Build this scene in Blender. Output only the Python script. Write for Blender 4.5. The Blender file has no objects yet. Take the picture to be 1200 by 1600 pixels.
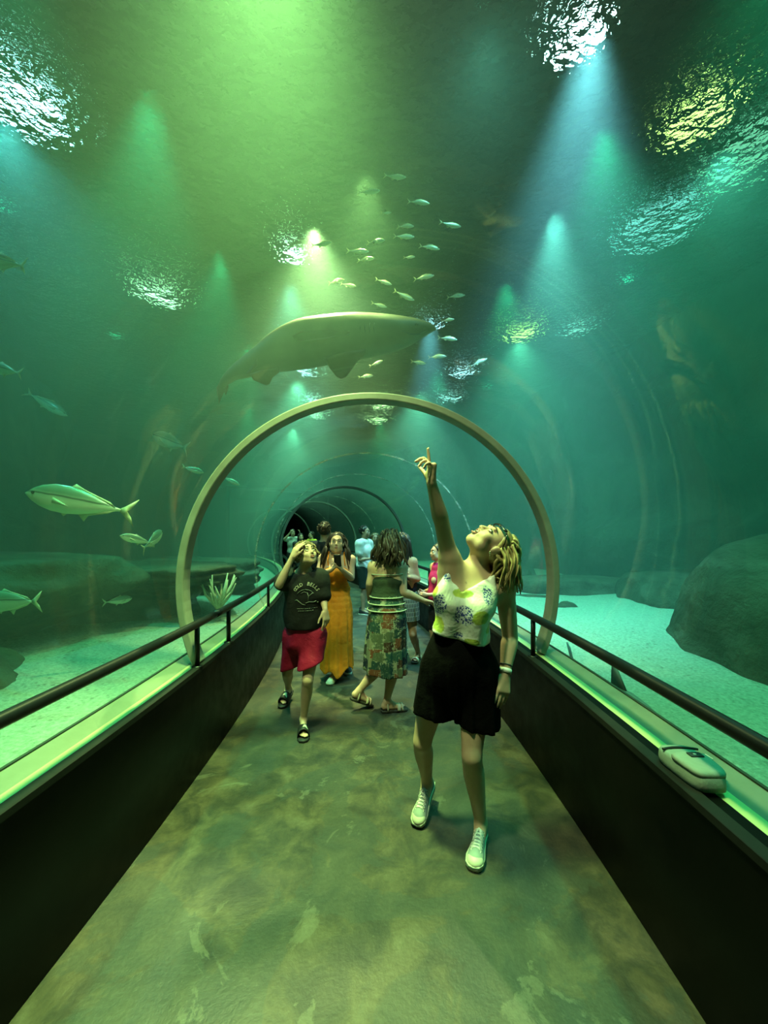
import bpy, bmesh, math, random
import numpy as np
from mathutils import Vector, Matrix, Quaternion, noise as mnoise
random.seed(7); RNG = np.random.default_rng(7)
SC = bpy.context.scene
COL = SC.collection
PI = math.pi

# ------------------------------------------------------------------ camera
F, CX, CY, CH = 600.0, 608.0, 832.0, 1.55
cam_d = bpy.data.cameras.new('camera'); cam = bpy.data.objects.new('camera', cam_d); COL.objects.link(cam)
cam.location = (0, 0, CH); cam.rotation_euler = (PI/2, 0, 0)
cam_d.sensor_fit = 'VERTICAL'; cam_d.sensor_height = 36; cam_d.lens = F*36/1600
cam_d.shift_x = -(CX-600)/1600; cam_d.shift_y = (CY-800)/1600
cam_d.clip_start = .05; cam_d.clip_end = 200
SC.camera = cam
def J(px, py, Y):
    "world point at depth Y behind photo pixel px, py"
    return Vector(((px-CX)/F*Y, Y, CH-(py-CY)/F*Y))
def JZ(px, py, z):
    "world point at height z behind photo pixel px, py"
    return J(px, py, (CH-z)*F/(py-CY))

# ------------------------------------------------------------------ tunnel path: straight, then a left bend
R0, S0 = 25.0, 1.5
def path(s, u, z=0.0):
    if s <= S0: return Vector((u, s, z))
    th = (s-S0)/R0
    return Vector((-R0+(R0+u)*math.cos(th), S0+(R0+u)*math.sin(th), z))

# ------------------------------------------------------------------ materials
MATS = {}
def srgb(r, g, b):
    f = lambda c: (c/255/12.92) if c/255 <= .04045 else ((c/255+.055)/1.055)**2.4
    return (f(r), f(g), f(b))
class NT:
    def __init__(s, name):
        s.m = bpy.data.materials.new(name); s.m.use_nodes = True
        s.t = s.m.node_tree; s.t.nodes.clear()
        s.out = s.n('ShaderNodeOutputMaterial')
    def n(s, t, **k):
        nd = s.t.nodes.new(t)
        for a, v in k.items():
            if a.startswith('i_'):
                key = a[2:]; key = int(key) if key.isdigit() else key.replace('_', ' ')
                nd.inputs[key].default_value = v
            else: setattr(nd, a, v)
        return nd
    def l(s, a, b): s.t.links.new(a, b)
    def coord(s, which='Object', scale=(1,1,1), rot=(0,0,0)):
        c = s.n('ShaderNodeTexCoord'); mp = s.n('ShaderNodeMapping')
        mp.inputs['Scale'].default_value = scale; mp.inputs['Rotation'].default_value = rot
        s.l(c.outputs[which], mp.inputs['Vector']); return mp.outputs[0]
    def noise(s, vec, scale, detail=4, rough=.55, dist=0):
        nd = s.n('ShaderNodeTexNoise'); s.l(vec, nd.inputs['Vector'])
        nd.inputs['Scale'].default_value = scale; nd.inputs['Detail'].default_value = detail
        nd.inputs['Roughness'].default_value = rough; nd.inputs['Distortion'].default_value = dist
        return nd.outputs['Fac']
    def ramp(s, fac, stops, interp='LINEAR'):
        r = s.n('ShaderNodeValToRGB'); cr = r.color_ramp; cr.interpolation = interp
        while len(cr.elements) < len(stops): cr.elements.new(.5)
        for e, (p, c) in zip(cr.elements, stops):
            e.position = p; e.color = (c[0], c[1], c[2], 1) if len(c) == 3 else c
        s.l(fac, r.inputs['Fac']); return r.outputs['Color']
    def mix(s, fac, a, b, mode='MIX'):
        m = s.n('ShaderNodeMix', data_type='RGBA', blend_type=mode)
        for sock, v in ((m.inputs[0], fac), (m.inputs[6], a), (m.inputs[7], b)):
            if hasattr(v, 'links') or hasattr(v, 'is_linked'): s.l(v, sock)
            elif isinstance(v, (int, float)): sock.default_value = v
            else: sock.default_value = (v[0], v[1], v[2], 1)
        return m.outputs[2]
    def math(s, op, a, b=None):
        m = s.n('ShaderNodeMath', operation=op)
        for sock, v in ((m.inputs[0], a), (m.inputs[1], b)):
            if v is None: continue
            if isinstance(v, (int, float)): sock.default_value = v
            else: s.l(v, sock)
        return m.outputs[0]
    def bump(s, h, strength=.3, dist=.01):
        b = s.n('ShaderNodeBump'); b.inputs['Strength'].default_value = strength; b.inputs['Distance'].default_value = dist
        s.l(h, b.inputs['Height']); return b.outputs[0]
    def bsdf(s, color, rough=.6, metal=0, normal=None, spec=.5, **k):
        p = s.n('ShaderNodeBsdfPrincipled')
        for key, v in (('Base Color', color), ('Roughness', rough)):
            if isinstance(v, (tuple, list)): p.inputs[key].default_value = (v[0], v[1], v[2], 1)
            elif isinstance(v, (int, float)): p.inputs[key].default_value = v
            else: s.l(v, p.inputs[key])
        p.inputs['Metallic'].default_value = metal; p.inputs['Specular IOR Level'].default_value = spec
        if normal is not None: s.l(normal, p.inputs['Normal'])
        s.l(p.outputs[0], s.out.inputs['Surface']); return p
def simple(name, col, rough=.6, metal=0, var=.12, scale=30, bump=.15, bd=.003, spec=.4):
    "plain procedural material with a little tone variation and bump"
    if name in MATS: return MATS[name]
    t = NT(name); v = t.coord('Object'); n = t.noise(v, scale)
    c = t.ramp(n, [(.25, tuple(x*(1-var) for x in col)), (.75, tuple(min(1, x*(1+var)) for x in col))])
    t.bsdf(c, rough, metal, t.bump(n, bump, bd), spec)
    MATS[name] = t.m; return t.m
def emit(name, col, st):
    t = NT(name); e = t.n('ShaderNodeEmission'); e.inputs[0].default_value = (*col, 1); e.inputs[1].default_value = st
    t.l(e.outputs[0], t.out.inputs['Surface']); return t.m

# ------------------------------------------------------------------ objects
def tag(o, label=None, cat=None, group=None, kind=None):
    if label: o['label'] = label
    if cat: o['category'] = cat
    if group: o['group'] = group
    if kind: o['kind'] = kind
    return o
def empty(name, loc, label=None, cat=None, group=None):
    o = bpy.data.objects.new(name, None); COL.objects.link(o); o.location = loc; o.empty_display_size = .1
    return tag(o, label, cat, group)
def link_mesh(name, me, mats=(), parent=None, smooth=True, label=None):
    o = bpy.data.objects.new(name, me); COL.objects.link(o)
    for m in (mats if isinstance(mats, (list, tuple)) else [mats]): me.materials.append(m)
    if smooth and len(me.polygons): me.polygons.foreach_set('use_smooth', [True]*len(me.polygons))
    if parent is not None:
        o.parent = parent; o.matrix_parent_inverse = Matrix.Translation(parent.location).inverted() if True else None
    if label: o['label'] = label
    return o
def wloc(o):
    "world position of an unrotated object and its parents"
    v = Vector((0, 0, 0))
    while o is not None: v += Vector(o.location); o = o.parent
    return v
class MB:
    "collects geometry (world coordinates) and builds ONE mesh object"
    def __init__(s): s.v = []; s.f = []; s.mi = []
    def add(s, vs, fs, mi=0):
        b = len(s.v); s.v += [tuple(v) for v in vs]; s.f += [tuple(b+i for i in f) for f in fs]; s.mi += [mi]*len(fs); return s
    def loft(s, rings, close=True, caps=True, mi=0):
        n = len(rings[0]); vs = [p for r in rings for p in r]; fs = []
        for k in range(len(rings)-1):
            for i in range(n if close else n-1):
                j = (i+1) % n
                fs.append((k*n+i, k*n+j, (k+1)*n+j, (k+1)*n+i))
        if caps:
            fs.append(tuple(range(n-1, -1, -1))); fs.append(tuple((len(rings)-1)*n+i for i in range(n)))
        return s.add(vs, fs, mi)
    def tube(s, pts, r, n=8, mi=0, caps=True, flat=1.0):
        pts = [Vector(p) for p in pts]; m = len(pts)
        rs = r if isinstance(r, (list, tuple)) else [r]*m
        rings = []; prev = None
        for i, p in enumerate(pts):
            d = (pts[min(i+1, m-1)]-pts[max(i-1, 0)])
            d = d.normalized() if d.length > 1e-9 else Vector((0, 0, 1))
            if prev is None:
                a = Vector((0, 0, 1)) if abs(d.z) < .9 else Vector((1, 0, 0))
                x = d.cross(a).normalized()
            else:
                x = (prev-d*prev.dot(d)).normalized()
            prev = x; y = d.cross(x)
            rings.append([p+(x*math.cos(2*PI*k/n)+y*math.sin(2*PI*k/n)*flat)*rs[i] for k in range(n)])
        return s.loft(rings, True, caps, mi)
    def box(s, c, size, rot=None, mi=0):
        c = Vector(c); h = Vector(size)/2
        vs = [Vector((x*h.x, y*h.y, z*h.z)) for x in (-1, 1) for y in (-1, 1) for z in (-1, 1)]
        if rot is not None: vs = [rot @ v for v in vs]
        return s.add([v+c for v in vs], [(0,1,3,2),(4,6,7,5),(0,4,5,1),(2,3,7,6),(0,2,6,4),(1,5,7,3)], mi)
    def ell(s, c, r, rot=None, nu=16, nv=10, mi=0):
        c = Vector(c); vs = []; fs = []
        for j in range(nv+1):
            a = PI*j/nv
            for i in range(nu):
                b = 2*PI*i/nu
                v = Vector((r[0]*math.sin(a)*math.cos(b), r[1]*math.sin(a)*math.sin(b), r[2]*math.cos(a)))
                if rot is not None: v = rot @ v
                vs.append(c+v)
        for j in range(nv):
            for i in range(nu):
                k = (i+1) % nu
                fs.append((j*nu+i, j*nu+k, (j+1)*nu+k, (j+1)*nu+i))
        return s.add(vs, fs, mi)
    def build(s, name, mats, parent=None, smooth=True, label=None, bevel=0, origin=None, weld=True):
        me = bpy.data.meshes.new(name)
        off = Vector(origin) if origin is not None else wloc(parent)
        me.from_pydata([tuple(Vector(v)-off) for v in s.v], [], s.f); me.validate()
        if len(s.mi) == len(me.polygons): me.polygons.foreach_set('material_index', s.mi)
        bm = bmesh.new(); bm.from_mesh(me)
        if weld: bmesh.ops.remove_doubles(bm, verts=bm.verts, dist=1e-5)
        bmesh.ops.recalc_face_normals(bm, faces=bm.faces)
        bm.to_mesh(me); bm.free()
        o = bpy.data.objects.new(name, me); COL.objects.link(o)
        for m in (mats if isinstance(mats, (list, tuple)) else [mats]): me.materials.append(m)
        if smooth and len(me.polygons): me.polygons.foreach_set('use_smooth', [True]*len(me.polygons))
        if parent is not None: o.parent = parent
        else: o.location = off
        if parent is not None and origin is not None: o.location = off-wloc(parent)
        if label: o['label'] = label
        if bevel:
            b = o.modifiers.new('bevel', 'BEVEL'); b.width = bevel; b.segments = 2; b.limit_method = 'ANGLE'
        return o
def steps(a, b, d):
    n = max(1, int(math.ceil((b-a)/d))); return [a+(b-a)*i/n for i in range(n+1)]
def sweep(profile, s0, s1, ds=.25, close=True, caps=True, mb=None, mi=0):
    "profile (u, z) swept along the tunnel path"
    mb = mb or MB()
    mb.loft([[path(s, u, z) for u, z in profile] for s in steps(s0, s1, ds)], close, caps, mi)
    return mb
def spline(pts, m):
    "Catmull-Rom through pts (tuples)"
    pts = [np.array(p, float) for p in pts]; out = []
    P = [2*pts[0]-pts[1]]+pts+[2*pts[-1]-pts[-2]]; n = len(pts)-1
    for k in range(m+1):
        x = k/m*n; i = min(int(x), n-1); f = x-i; a, b, c, d = P[i:i+4]
        out.append(.5*((2*b)+(c-a)*f+(2*a-5*b+4*c-d)*f*f+(3*b-a-3*c+d)*f**3))
    return out
# ------------------------------------------------------------------ setting
TU, TZ, TR = -.06, 1.196, 1.30          # tunnel centre (lateral, height) and radius
SB, SE = -3.2, 16.5                     # tunnel start (behind the camera) and end
SAND, SURF = .46, 5.5                   # sand level and water surface
UL, UR = -7.2, 6.4                      # tank walls

# floor: stained concrete
t = NT('stained_concrete'); v = t.coord('Object')
n1 = t.noise(v, 1.5, 6, .62, .7); n2 = t.noise(v, 5.5, 8, .65, .5); n3 = t.noise(v, 60, 3, .6); n4 = t.noise(v, .7, 3, .5, .3)
base = t.ramp(n2, [(.32, (.016, .019, .017)), (.46, (.038, .036, .027)), (.56, (.066, .056, .036)), (.70, (.100, .088, .060))])
sharp = t.ramp(n1, [(.485, (1, 1, 1)), (.505, (0, 0, 0))])
base2 = t.mix(sharp, base, t.mix(.58, base, (.034, .043, .038)))
pale = t.ramp(t.noise(v, 2.6, 9, .68, .9), [(.60, (0, 0, 0)), (.622, (1, 1, 1))])
base3 = t.mix(t.math('MULTIPLY', pale, .45), base2, (.13, .125, .095))
fine = t.mix(.35, base3, t.ramp(n3, [(.3, (.3, .3, .3)), (.7, (1, 1, 1))]), 'MULTIPLY')
rg = t.ramp(n4, [(.35, (.36,)*3), (.65, (.72,)*3)])
t.bsdf(fine, rg, 0, t.bump(t.math('ADD', n2, t.math('MULTIPLY', n3, .4)), .35, .01), .4)
M_floor = t.m
o = sweep([(-1.22, 0), (1.02, 0), (1.02, -.15), (-1.22, -.15)], SB, SE+6, .5).build('floor', M_floor, smooth=False); tag(o, kind='structure')

# black side parapets with a glossy dark capping
t = NT('black_panel'); v = t.coord('Object'); n = t.noise(v, 9, 5, .6)
t.bsdf(t.ramp(n, [(.3, (.0015, .0015, .001)), (.75, (.004, .0035, .003))]), t.ramp(n, [(.3, (.30,)*3), (.7, (.5,)*3)]), 0, t.bump(n, .15, .004), .08)
M_black = t.m
o = sweep([(-1.2, -.1), (-1.2, .672), (-1.205, .68), (-1.245, .68), (-1.245, -.1)], SB, SE, .25).build('wall_left', M_black, smooth=False, bevel=.006); tag(o, kind='structure')
o = sweep([(1.0, -.1), (1.0, .672), (1.005, .68), (1.09, .68), (1.09, -.1)], SB, SE, .25).build('wall_right', M_black, smooth=False, bevel=.006); tag(o, kind='structure')
# slim metal edge strips on the inner corners
M_edge = simple('dark_steel', (.010, .011, .010), .6, .0, .2, 25, .1, .003, .15)
for nm, u in (('left', -1.2), ('right', 1.0)):
    d = 1 if u < 0 else -1
    mb = sweep([(u-.004*d, .66), (u+.012*d, .66), (u+.012*d, .686), (u-.03*d, .692), (u-.03*d, .684), (u-.004*d, .684)], SB, SE, .25)
    tag(mb.build('trim_edge_'+nm, M_edge, smooth=False), kind='structure')
# cream ledges at the foot of the acrylic
t = NT('cream_fibreglass'); v = t.coord('Object'); n = t.noise(v, 7, 6, .6); nf = t.noise(v, 90, 2)
c = t.ramp(n, [(.3, (.16, .16, .11)), (.7, (.205, .205, .15))])
t.bsdf(c, .42, 0, t.bump(nf, .12, .003), .4)
M_cream = t.m
o = sweep([(-1.29, .1), (-1.29, .679), (-1.385, .70), (-1.39, .1)], SB, SE, .25).build('trim_ledge_left', M_cream, smooth=False); tag(o, kind='structure')
o = sweep([(1.14, .1), (1.14, .679), (1.245, .70), (1.25, .1)], SB, SE, .25).build('trim_ledge_right', M_cream, smooth=False); tag(o, kind='structure')
M_strip = simple('glow_tinted_strip', (.52, .52, .22), .45, 0, .08, 12, .1)  # inner ledge strip with the yellow lamp glow put into its colour
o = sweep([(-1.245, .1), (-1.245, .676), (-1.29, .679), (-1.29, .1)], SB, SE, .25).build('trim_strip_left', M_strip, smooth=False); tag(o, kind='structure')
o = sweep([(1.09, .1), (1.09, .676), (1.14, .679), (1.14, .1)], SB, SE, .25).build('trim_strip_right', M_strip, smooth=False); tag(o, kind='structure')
# dark sealant lines where ledge meets tank
M_seal = simple('dark_sealant', (.02, .03, .02), .7)
for nm, u in (('left', -1.388), ('right', 1.248)):
    mb = sweep([(u-.007, .66), (u-.007, .706), (u+.007, .706), (u+.007, .66)], SB, SE, .25)
    tag(mb.build('trim_seal_'+nm, M_seal, smooth=False), kind='structure')

# sand beds
t = NT('tank_sand'); v = t.coord('Object'); n = t.noise(v, 1.2, 4); nf = t.noise(v, 16, 6, .7, .6); ng = t.noise(v, 45, 4, .7)
sv = t.coord('Object', (9, 16, 9)); rip = t.noise(sv, 1.0, 3, .6, .5)
peb = t.n('ShaderNodeTexVoronoi'); t.l(v, peb.inputs['Vector']); peb.inputs['Scale'].default_value = 17; peb.inputs['Randomness'].default_value = 1
spk = t.ramp(peb.outputs['Distance'], [(.14, (1, 1, 1)), (.26, (0, 0, 0))])
spk = t.mix(t.ramp(t.noise(v, 5, 3), [(.45, (0, 0, 0)), (.6, (1, 1, 1))]), (0, 0, 0), spk)
c = t.ramp(ng, [(.3, (.15, .20, .15)), (.52, (.25, .32, .25)), (.72, (.34, .41, .32))])
c = t.mix(t.math('MULTIPLY', spk, .75), c, (.10, .12, .09))
t.bsdf(c, .9, 0, t.bump(t.math('ADD', t.math('MULTIPLY', nf, .8), rip), .8, .03), .1)
M_sand = t.m
def sand(name, ua, ub):
    mb = MB(); us = [ua+(ub-ua)*(i/26)**1.6 for i in range(27)]; rings = []
    for s in steps(SB, SE+5, .2):
        r = []
        for u in us:
            p = path(s, u, 0); d = abs(u-ua)
            z = SAND+.10*mnoise.noise(p*.55)*min(1, d*.9)+.022*mnoise.noise(p*3.1)
            z += .04*d*math.exp(-((s-4)/6)**2)
            p.z = z; r.append(p)
        rings.append(r)
    mb.loft(rings, False, False)
    return tag(mb.build(name, M_sand), kind='structure')
sand('sand_bed', -1.36, UL-.2); sand('sand_bed', 1.22, UR+.2)

# tank walls (rough dark rock-work), lid over the water
t = NT('tank_rockwork'); v = t.coord('Object'); n = t.noise(v, 1.1, 7, .6, .4); n2 = t.noise(v, 6, 5, .6)
c = t.ramp(n, [(.3, (.035, .055, .05)), (.55, (.075, .10, .085)), (.75, (.13, .15, .12))])
t.bsdf(c, .85, 0, t.bump(t.math('ADD', n, t.math('MULTIPLY', n2, .3)), .8, .15), .2)
M_wallrock = t.m
def tank_wall(name, u, zs=(-.1, SURF+2)):
    mb = MB(); rings = []; sg = 1 if u > 0 else -1
    for s in steps(SB-.6, SE+6, .3):
        r = []
        for z in steps(zs[0], zs[1], .25):
            p = path(s, u, z); k = .35*mnoise.noise(p*.5)+.12*mnoise.noise(p*1.7)
            if z < 1.62: k -= .42                      # a low shelf runs along the foot of the wall
            r.append(path(s, u+sg*(k+.2), z))
        rings.append(r)
    mb.loft(rings, False, False)
    return tag(mb.build(name, M_wallrock), kind='structure')
tank_wall('wall_tank_left', UL+.5); tank_wall('wall_tank_right', UR-.9)
mb = MB(); mb.loft([[path(SE+5.5, u, z) for u in steps(UL-1, UR+1, .5)] for z in (-.2, 2, 4, SURF+2)], False, False)
tag(mb.build('wall_tank_far', M_wallrock), kind='structure')
mb = MB(); mb.loft([[path(SB-.5, u, z) for u in steps(UL-1, UR+1, .5)] for z in (-.2, 2, 4, SURF+2)], False, False)
tag(mb.build('wall_tank_back', M_wallrock), kind='structure')
M_lid = simple('dark_ceiling', (.012, .018, .018), .9)
mb = MB(); mb.loft([[path(s, u, SURF+1.9) for u in (UL-1.5, 0, UR+1.5)] for s in steps(SB-1, SE+6, .5)], False, False)
tag(mb.build('ceiling', M_lid, smooth=False), kind='structure')

# far end of the tunnel: a dark room
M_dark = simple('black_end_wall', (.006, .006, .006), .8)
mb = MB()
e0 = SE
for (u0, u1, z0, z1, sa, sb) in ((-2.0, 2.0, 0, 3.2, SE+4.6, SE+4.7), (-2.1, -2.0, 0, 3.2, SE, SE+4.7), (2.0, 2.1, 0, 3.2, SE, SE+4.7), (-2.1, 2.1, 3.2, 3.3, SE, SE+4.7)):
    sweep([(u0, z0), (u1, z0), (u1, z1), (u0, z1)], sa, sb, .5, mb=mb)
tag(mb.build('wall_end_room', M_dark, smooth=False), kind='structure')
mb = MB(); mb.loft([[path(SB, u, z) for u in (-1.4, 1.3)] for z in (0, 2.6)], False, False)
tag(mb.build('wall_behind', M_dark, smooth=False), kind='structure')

# acrylic panels
t = NT('acrylic'); v = t.coord('Object', (1, .35, 1)); n = t.noise(v, 2.2, 3, .5)
nrm = t.bump(n, .15, .008)
tr = t.n('ShaderNodeBsdfTransparent'); tr.inputs[0].default_value = (.94, .98, .96, 1)
gl = t.n('ShaderNodeBsdfGlossy'); gl.inputs['Roughness'].default_value = .03; gl.inputs[0].default_value = (.85, .95, .9, 1); t.l(nrm, gl.inputs['Normal'])
fr = t.n('ShaderNodeFresnel'); fr.inputs[0].default_value = 1.32; t.l(nrm, fr.inputs['Normal'])
mx = t.n('ShaderNodeMixShader'); t.l(t.math('MULTIPLY', fr.outputs[0], .05), mx.inputs[0]); t.l(tr.outputs[0], mx.inputs[1]); t.l(gl.outputs[0], mx.inputs[2])
t.l(mx.outputs[0], t.out.inputs['Surface']); M_acr = t.m
A0 = math.asin((.69-TZ)/TR)
def arc(r, n=56, a0=A0):
    return [(TU+r*math.cos(PI-a0-(PI-2*a0)*i/n), TZ+r*math.sin(PI-a0-(PI-2*a0)*i/n)) for i in range(n+1)]
ACR = [(-3.2, 2.64), (2.74, 7.95), (8.03, 12.0), (12.06, 16.5)]
for k, (a, b) in enumerate(ACR):
    mb = MB(); mb.loft([[path(s, u, z) for u, z in arc(TR)] for s in steps(a, b, .2)], False, False)
    tag(mb.build('window_%d' % (k+1), M_acr), kind='structure')

# arch rings
def ring_mb(s, r0, r1, w, tilt=0):
    mb = MB(); rings = []; a0 = math.asin((.70-TZ)/r0)
    for (u0, z0), (u1, z1) in zip(arc(r0, 72, a0), arc(r1, 72, a0)):
        q = [(u0, z0, -w/2), (u1, z1, -w/2), (u1, z1, w/2), (u0, z0, w/2)]
        rings.append([path(s+d+(u-TU)*tilt, u, z) for u, z, d in q])
    mb.loft(rings, True, True); return mb
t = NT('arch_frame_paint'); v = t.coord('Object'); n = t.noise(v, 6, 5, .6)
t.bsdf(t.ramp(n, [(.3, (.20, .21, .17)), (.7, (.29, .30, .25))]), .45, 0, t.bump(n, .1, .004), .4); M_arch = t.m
o = ring_mb(2.66, 1.255, 1.305, .11, .05).build('tunnel_arch', M_arch, bevel=.008, smooth=False)
tag(o, 'large pale grey arch frame spanning the tunnel, nearest to the viewer', 'arch', 'arch frames of the tunnel')
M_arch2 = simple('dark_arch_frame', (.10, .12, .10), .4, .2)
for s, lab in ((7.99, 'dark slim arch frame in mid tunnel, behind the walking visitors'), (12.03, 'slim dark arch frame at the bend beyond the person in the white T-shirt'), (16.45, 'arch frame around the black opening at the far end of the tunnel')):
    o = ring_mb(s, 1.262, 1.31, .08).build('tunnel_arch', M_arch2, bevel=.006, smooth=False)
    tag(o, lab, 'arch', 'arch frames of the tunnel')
# bonded acrylic seams
t = NT('acrylic_seam'); v = t.coord('Object', (1, 1, 3)); n = t.noise(v, 5, 3)
tr = t.n('ShaderNodeBsdfTransparent'); tr.inputs[0].default_value = (.9, .95, .92, 1)
df = t.n('ShaderNodeBsdfPrincipled'); df.inputs['Base Color'].default_value = (.55, .62, .55, 1); df.inputs['Roughness'].default_value = .2
mx = t.n('ShaderNodeMixShader'); t.l(t.ramp(n, [(.45, (.06,)*3), (.7, (.75,)*3)]), mx.inputs[0]); t.l(tr.outputs[0], mx.inputs[1]); t.l(df.outputs[0], mx.inputs[2])
t.l(mx.outputs[0], t.out.inputs['Surface']); M_seam = t.m
for k, s in enumerate((4.55, 6.2, 10.1, 14.2)):
    tag(ring_mb(s, 1.284, 1.298, .03).build('trim_%d' % (k+1), M_seam, smooth=False), kind='structure')

# handrails
M_rail = simple('black_rail_paint', (.006, .006, .006), .38, .0, .2, 20, .05, .003, .3)
def handrail(sec, u, posts, label):
    a, b = sec
    root = empty('handrail', path(a, u, .68), label, 'handrail', 'black handrails along the tunnel')
    r = .026
    prof = [(u+r*math.cos(2*PI*i/14), .962+r*math.sin(2*PI*i/14)) for i in range(14)]
    sweep(prof, a, b, .12).build('rail', M_rail, root)
    for s in posts:
        mb = MB(); p = path(s, u, .685)
        mb.tube([p, p+Vector((0, 0, .27))], .016, 10); mb.tube([p, p+Vector((0, 0, .008))], .034, 12)
        mb.build('post', M_rail, root)
handrail((SB+.1, 2.80), -1.215, (-2.2, -.4, 2.52), 'black tubular handrail on the left parapet beside the viewer, ending at the pale arch')
handrail((2.80, 12.0), -1.215, (3.1, 4.6, 6.1, 7.6, 9.1, 10.6), 'black handrail on the left parapet beyond the pale arch, beside the person in red shorts')
handrail((SB+.1, 12.0), 1.03, (-2.2, -.4, 2.63, 4.4, 5.9, 7.4, 8.9, 10.4), 'black tubular handrail on the right parapet, behind the person in the floral top')

# ------------------------------------------------------------------ water
t = NT('tank_water')
VOL = dict(sc=(.62, .95, .88), d=.040, ab=(.08, .83, .68), da=.105, g=.25)
sc = t.n('ShaderNodeVolumeScatter'); sc.inputs['Color'].default_value = (*VOL['sc'], 1); sc.inputs['Density'].default_value = VOL['d']; sc.inputs['Anisotropy'].default_value = VOL['g']
ab = t.n('ShaderNodeVolumeAbsorption'); ab.inputs['Color'].default_value = (*VOL['ab'], 1); ab.inputs['Density'].default_value = VOL['da']
ad = t.n('ShaderNodeAddShader'); t.l(sc.outputs[0], ad.inputs[0]); t.l(ab.outputs[0], ad.inputs[1]); t.l(ad.outputs[0], t.out.inputs['Volume'])
M_water = t.m
RW = TR+.02; aw = math.asin((.30-TZ)/RW)
inner = arc(RW, 64, aw)                                   # left foot ... right foot
prof = inner+[(UR+.4, .30), (UR+.4, SURF), (UL-.4, SURF), (UL-.4, .30)]
mb = sweep(prof, SB-.3, SE+5.3, .25)
o = mb.build('water', M_water, smooth=False); tag(o, kind='stuff')

# rippled water surface
t = NT('water_surface'); v = t.coord('Object', (1, 1, 1)); n = t.noise(v, 3.0, 3, .55, .4); n2 = t.noise(v, 15, 2, .5, .2)
h = t.math('ADD', n, t.math('MULTIPLY', n2, .34))
rf = t.n('ShaderNodeBsdfRefraction'); rf.inputs['IOR'].default_value = 1.2; rf.inputs['Roughness'].default_value = 0.0; rf.inputs[0].default_value = (.9, 1, .97, 1)
t.l(t.bump(h, 1.0, .38), rf.inputs['Normal']); t.l(rf.outputs[0], t.out.inputs['Surface']); M_surf = t.m
mb = MB(); mb.loft([[path(s, u, SURF-.02) for u in steps(UL-.3, UR+.3, .6)] for s in steps(SB-.2, SE+5, .5)], False, False)
o = mb.build('water_surface', M_surf); tag(o, kind='stuff')

# ------------------------------------------------------------------ lamps over the tank (seen broken up by the ripples), the light they throw, and added fills
ZL = SURF+.3
M_house = simple('lamp_housing', (.05, .05, .05), .5, .4)
LAMPS = [
 # px, py, lens radius, lens colour, emission, label
 (905, 70, 0.19, (.75, .95, 1.0), 12.0, 'white lamp glittering brightest through the water, upper right of centre'),
 (455, 405, 0.16, (.80, 1.0, .85), 14.0, 'small white lamp glinting through the water above the shark, left of the fish school'),
 (672, 515, 0.15, (.60, .80, 1.0), 10.0, 'bluish lamp behind the snout of the shark'),
 (20, 165, 0.40, (.55, .85, 1.0), 6.0, 'cyan white lamp shimmering at the left edge high up'),
 (1092, 195, 0.27, (.85, 1.0, .25), 3.4, 'yellow lamp rippling high on the right side'),
 (1030, 360, .50, (.35, .85, .85), 1.2, 'pale teal lamp in the ripples below the yellow one on the right'),
 (1190, 240, .48, (.35, .85, .55), 1.0, 'dim green lamp at the upper right edge'),
 (815, 530, 0.32, (.80, 1.0, .20), 5.0, 'yellow lamp rippling right of the shark above the arch'),
 (905, 520, 0.30, (.5, .85, .75), 1.6, 'faint white lamp in the ripples right of the yellow one above the arch'),
 (248, 470, 0.32, (.75, 1.0, .65), 6.0, 'white lamp broken into sparkles left of the shark tail'),
 (478, 588, .20, (.65, .85, 1.0), 22, 'bluish lamp under the shark belly, just above the crown of the pale arch'),
 (488, 630, .22, (.70, .95, .95), 20, 'added white lamp of a glitter streak just inside the top of the pale arch, left of centre'),  # rows of lamps added inside the arch to draw the long glitter streaks
 (494, 655, .26, (.75, 1.0, .65), 24, 'lower added lamp of the glitter streak inside the top of the pale arch, left of centre'),
 (722, 588, .26, (.65, .85, 1.0), 10, 'bluish lamp sparkling over the right shoulder of the pale arch'),
 (704, 628, .28, (.65, .9, .9), 10, 'added pale lamp of a glitter streak inside the right shoulder of the pale arch'),
 (596, 640, .24, (.95, 1.0, .45), 24, 'added yellowish lamp of a glitter streak just inside the top of the pale arch, at the centre'),
 (590, 662, .28, (.95, 1.0, .45), 24, 'lower added yellowish lamp of the glitter streak inside the pale arch, at the centre'),
]
for px, py, r, c, e, lab in LAMPS:
    p = JZ(px, py, ZL)
    root = empty('tank_lamp', p, lab, 'lamp', 'lamps hung over the tank')
    mb = MB(); mb.loft([[p+Vector((math.cos(a)*q, math.sin(a)*q, z)) for a in [2*PI*i/28 for i in range(28)]] for q, z in ((r*1.02, .0), (r*1.12, -.02), (r*1.14, .12), (r*.6, .34), (r*.2, .40))], True, False)
    mb.build('housing', M_house, root)
    mb = MB(); mb.loft([[p+Vector((math.cos(a)*q, math.sin(a)*q, z)) for a in [2*PI*i/28 for i in range(28)]] for q, z in ((r, .0), (r*.5, .01), (r*.02, .012))], True, False)
    mb.build('lens', emit('lamp_lens', c, e), root)
def spot(name, loc, target, col, w, ang, blend=1.0, rad=.15):
    d = bpy.data.lights.new(name, 'SPOT'); d.energy = w; d.color = col; d.spot_size = math.radians(ang); d.spot_blend = blend; d.shadow_soft_size = rad
    o = bpy.data.objects.new(name, d); COL.objects.link(o); o.location = loc
    o.rotation_euler = (Vector(target)-Vector(loc)).to_track_quat('-Z', 'Y').to_euler(); return o
ZS = SURF-.12
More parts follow.
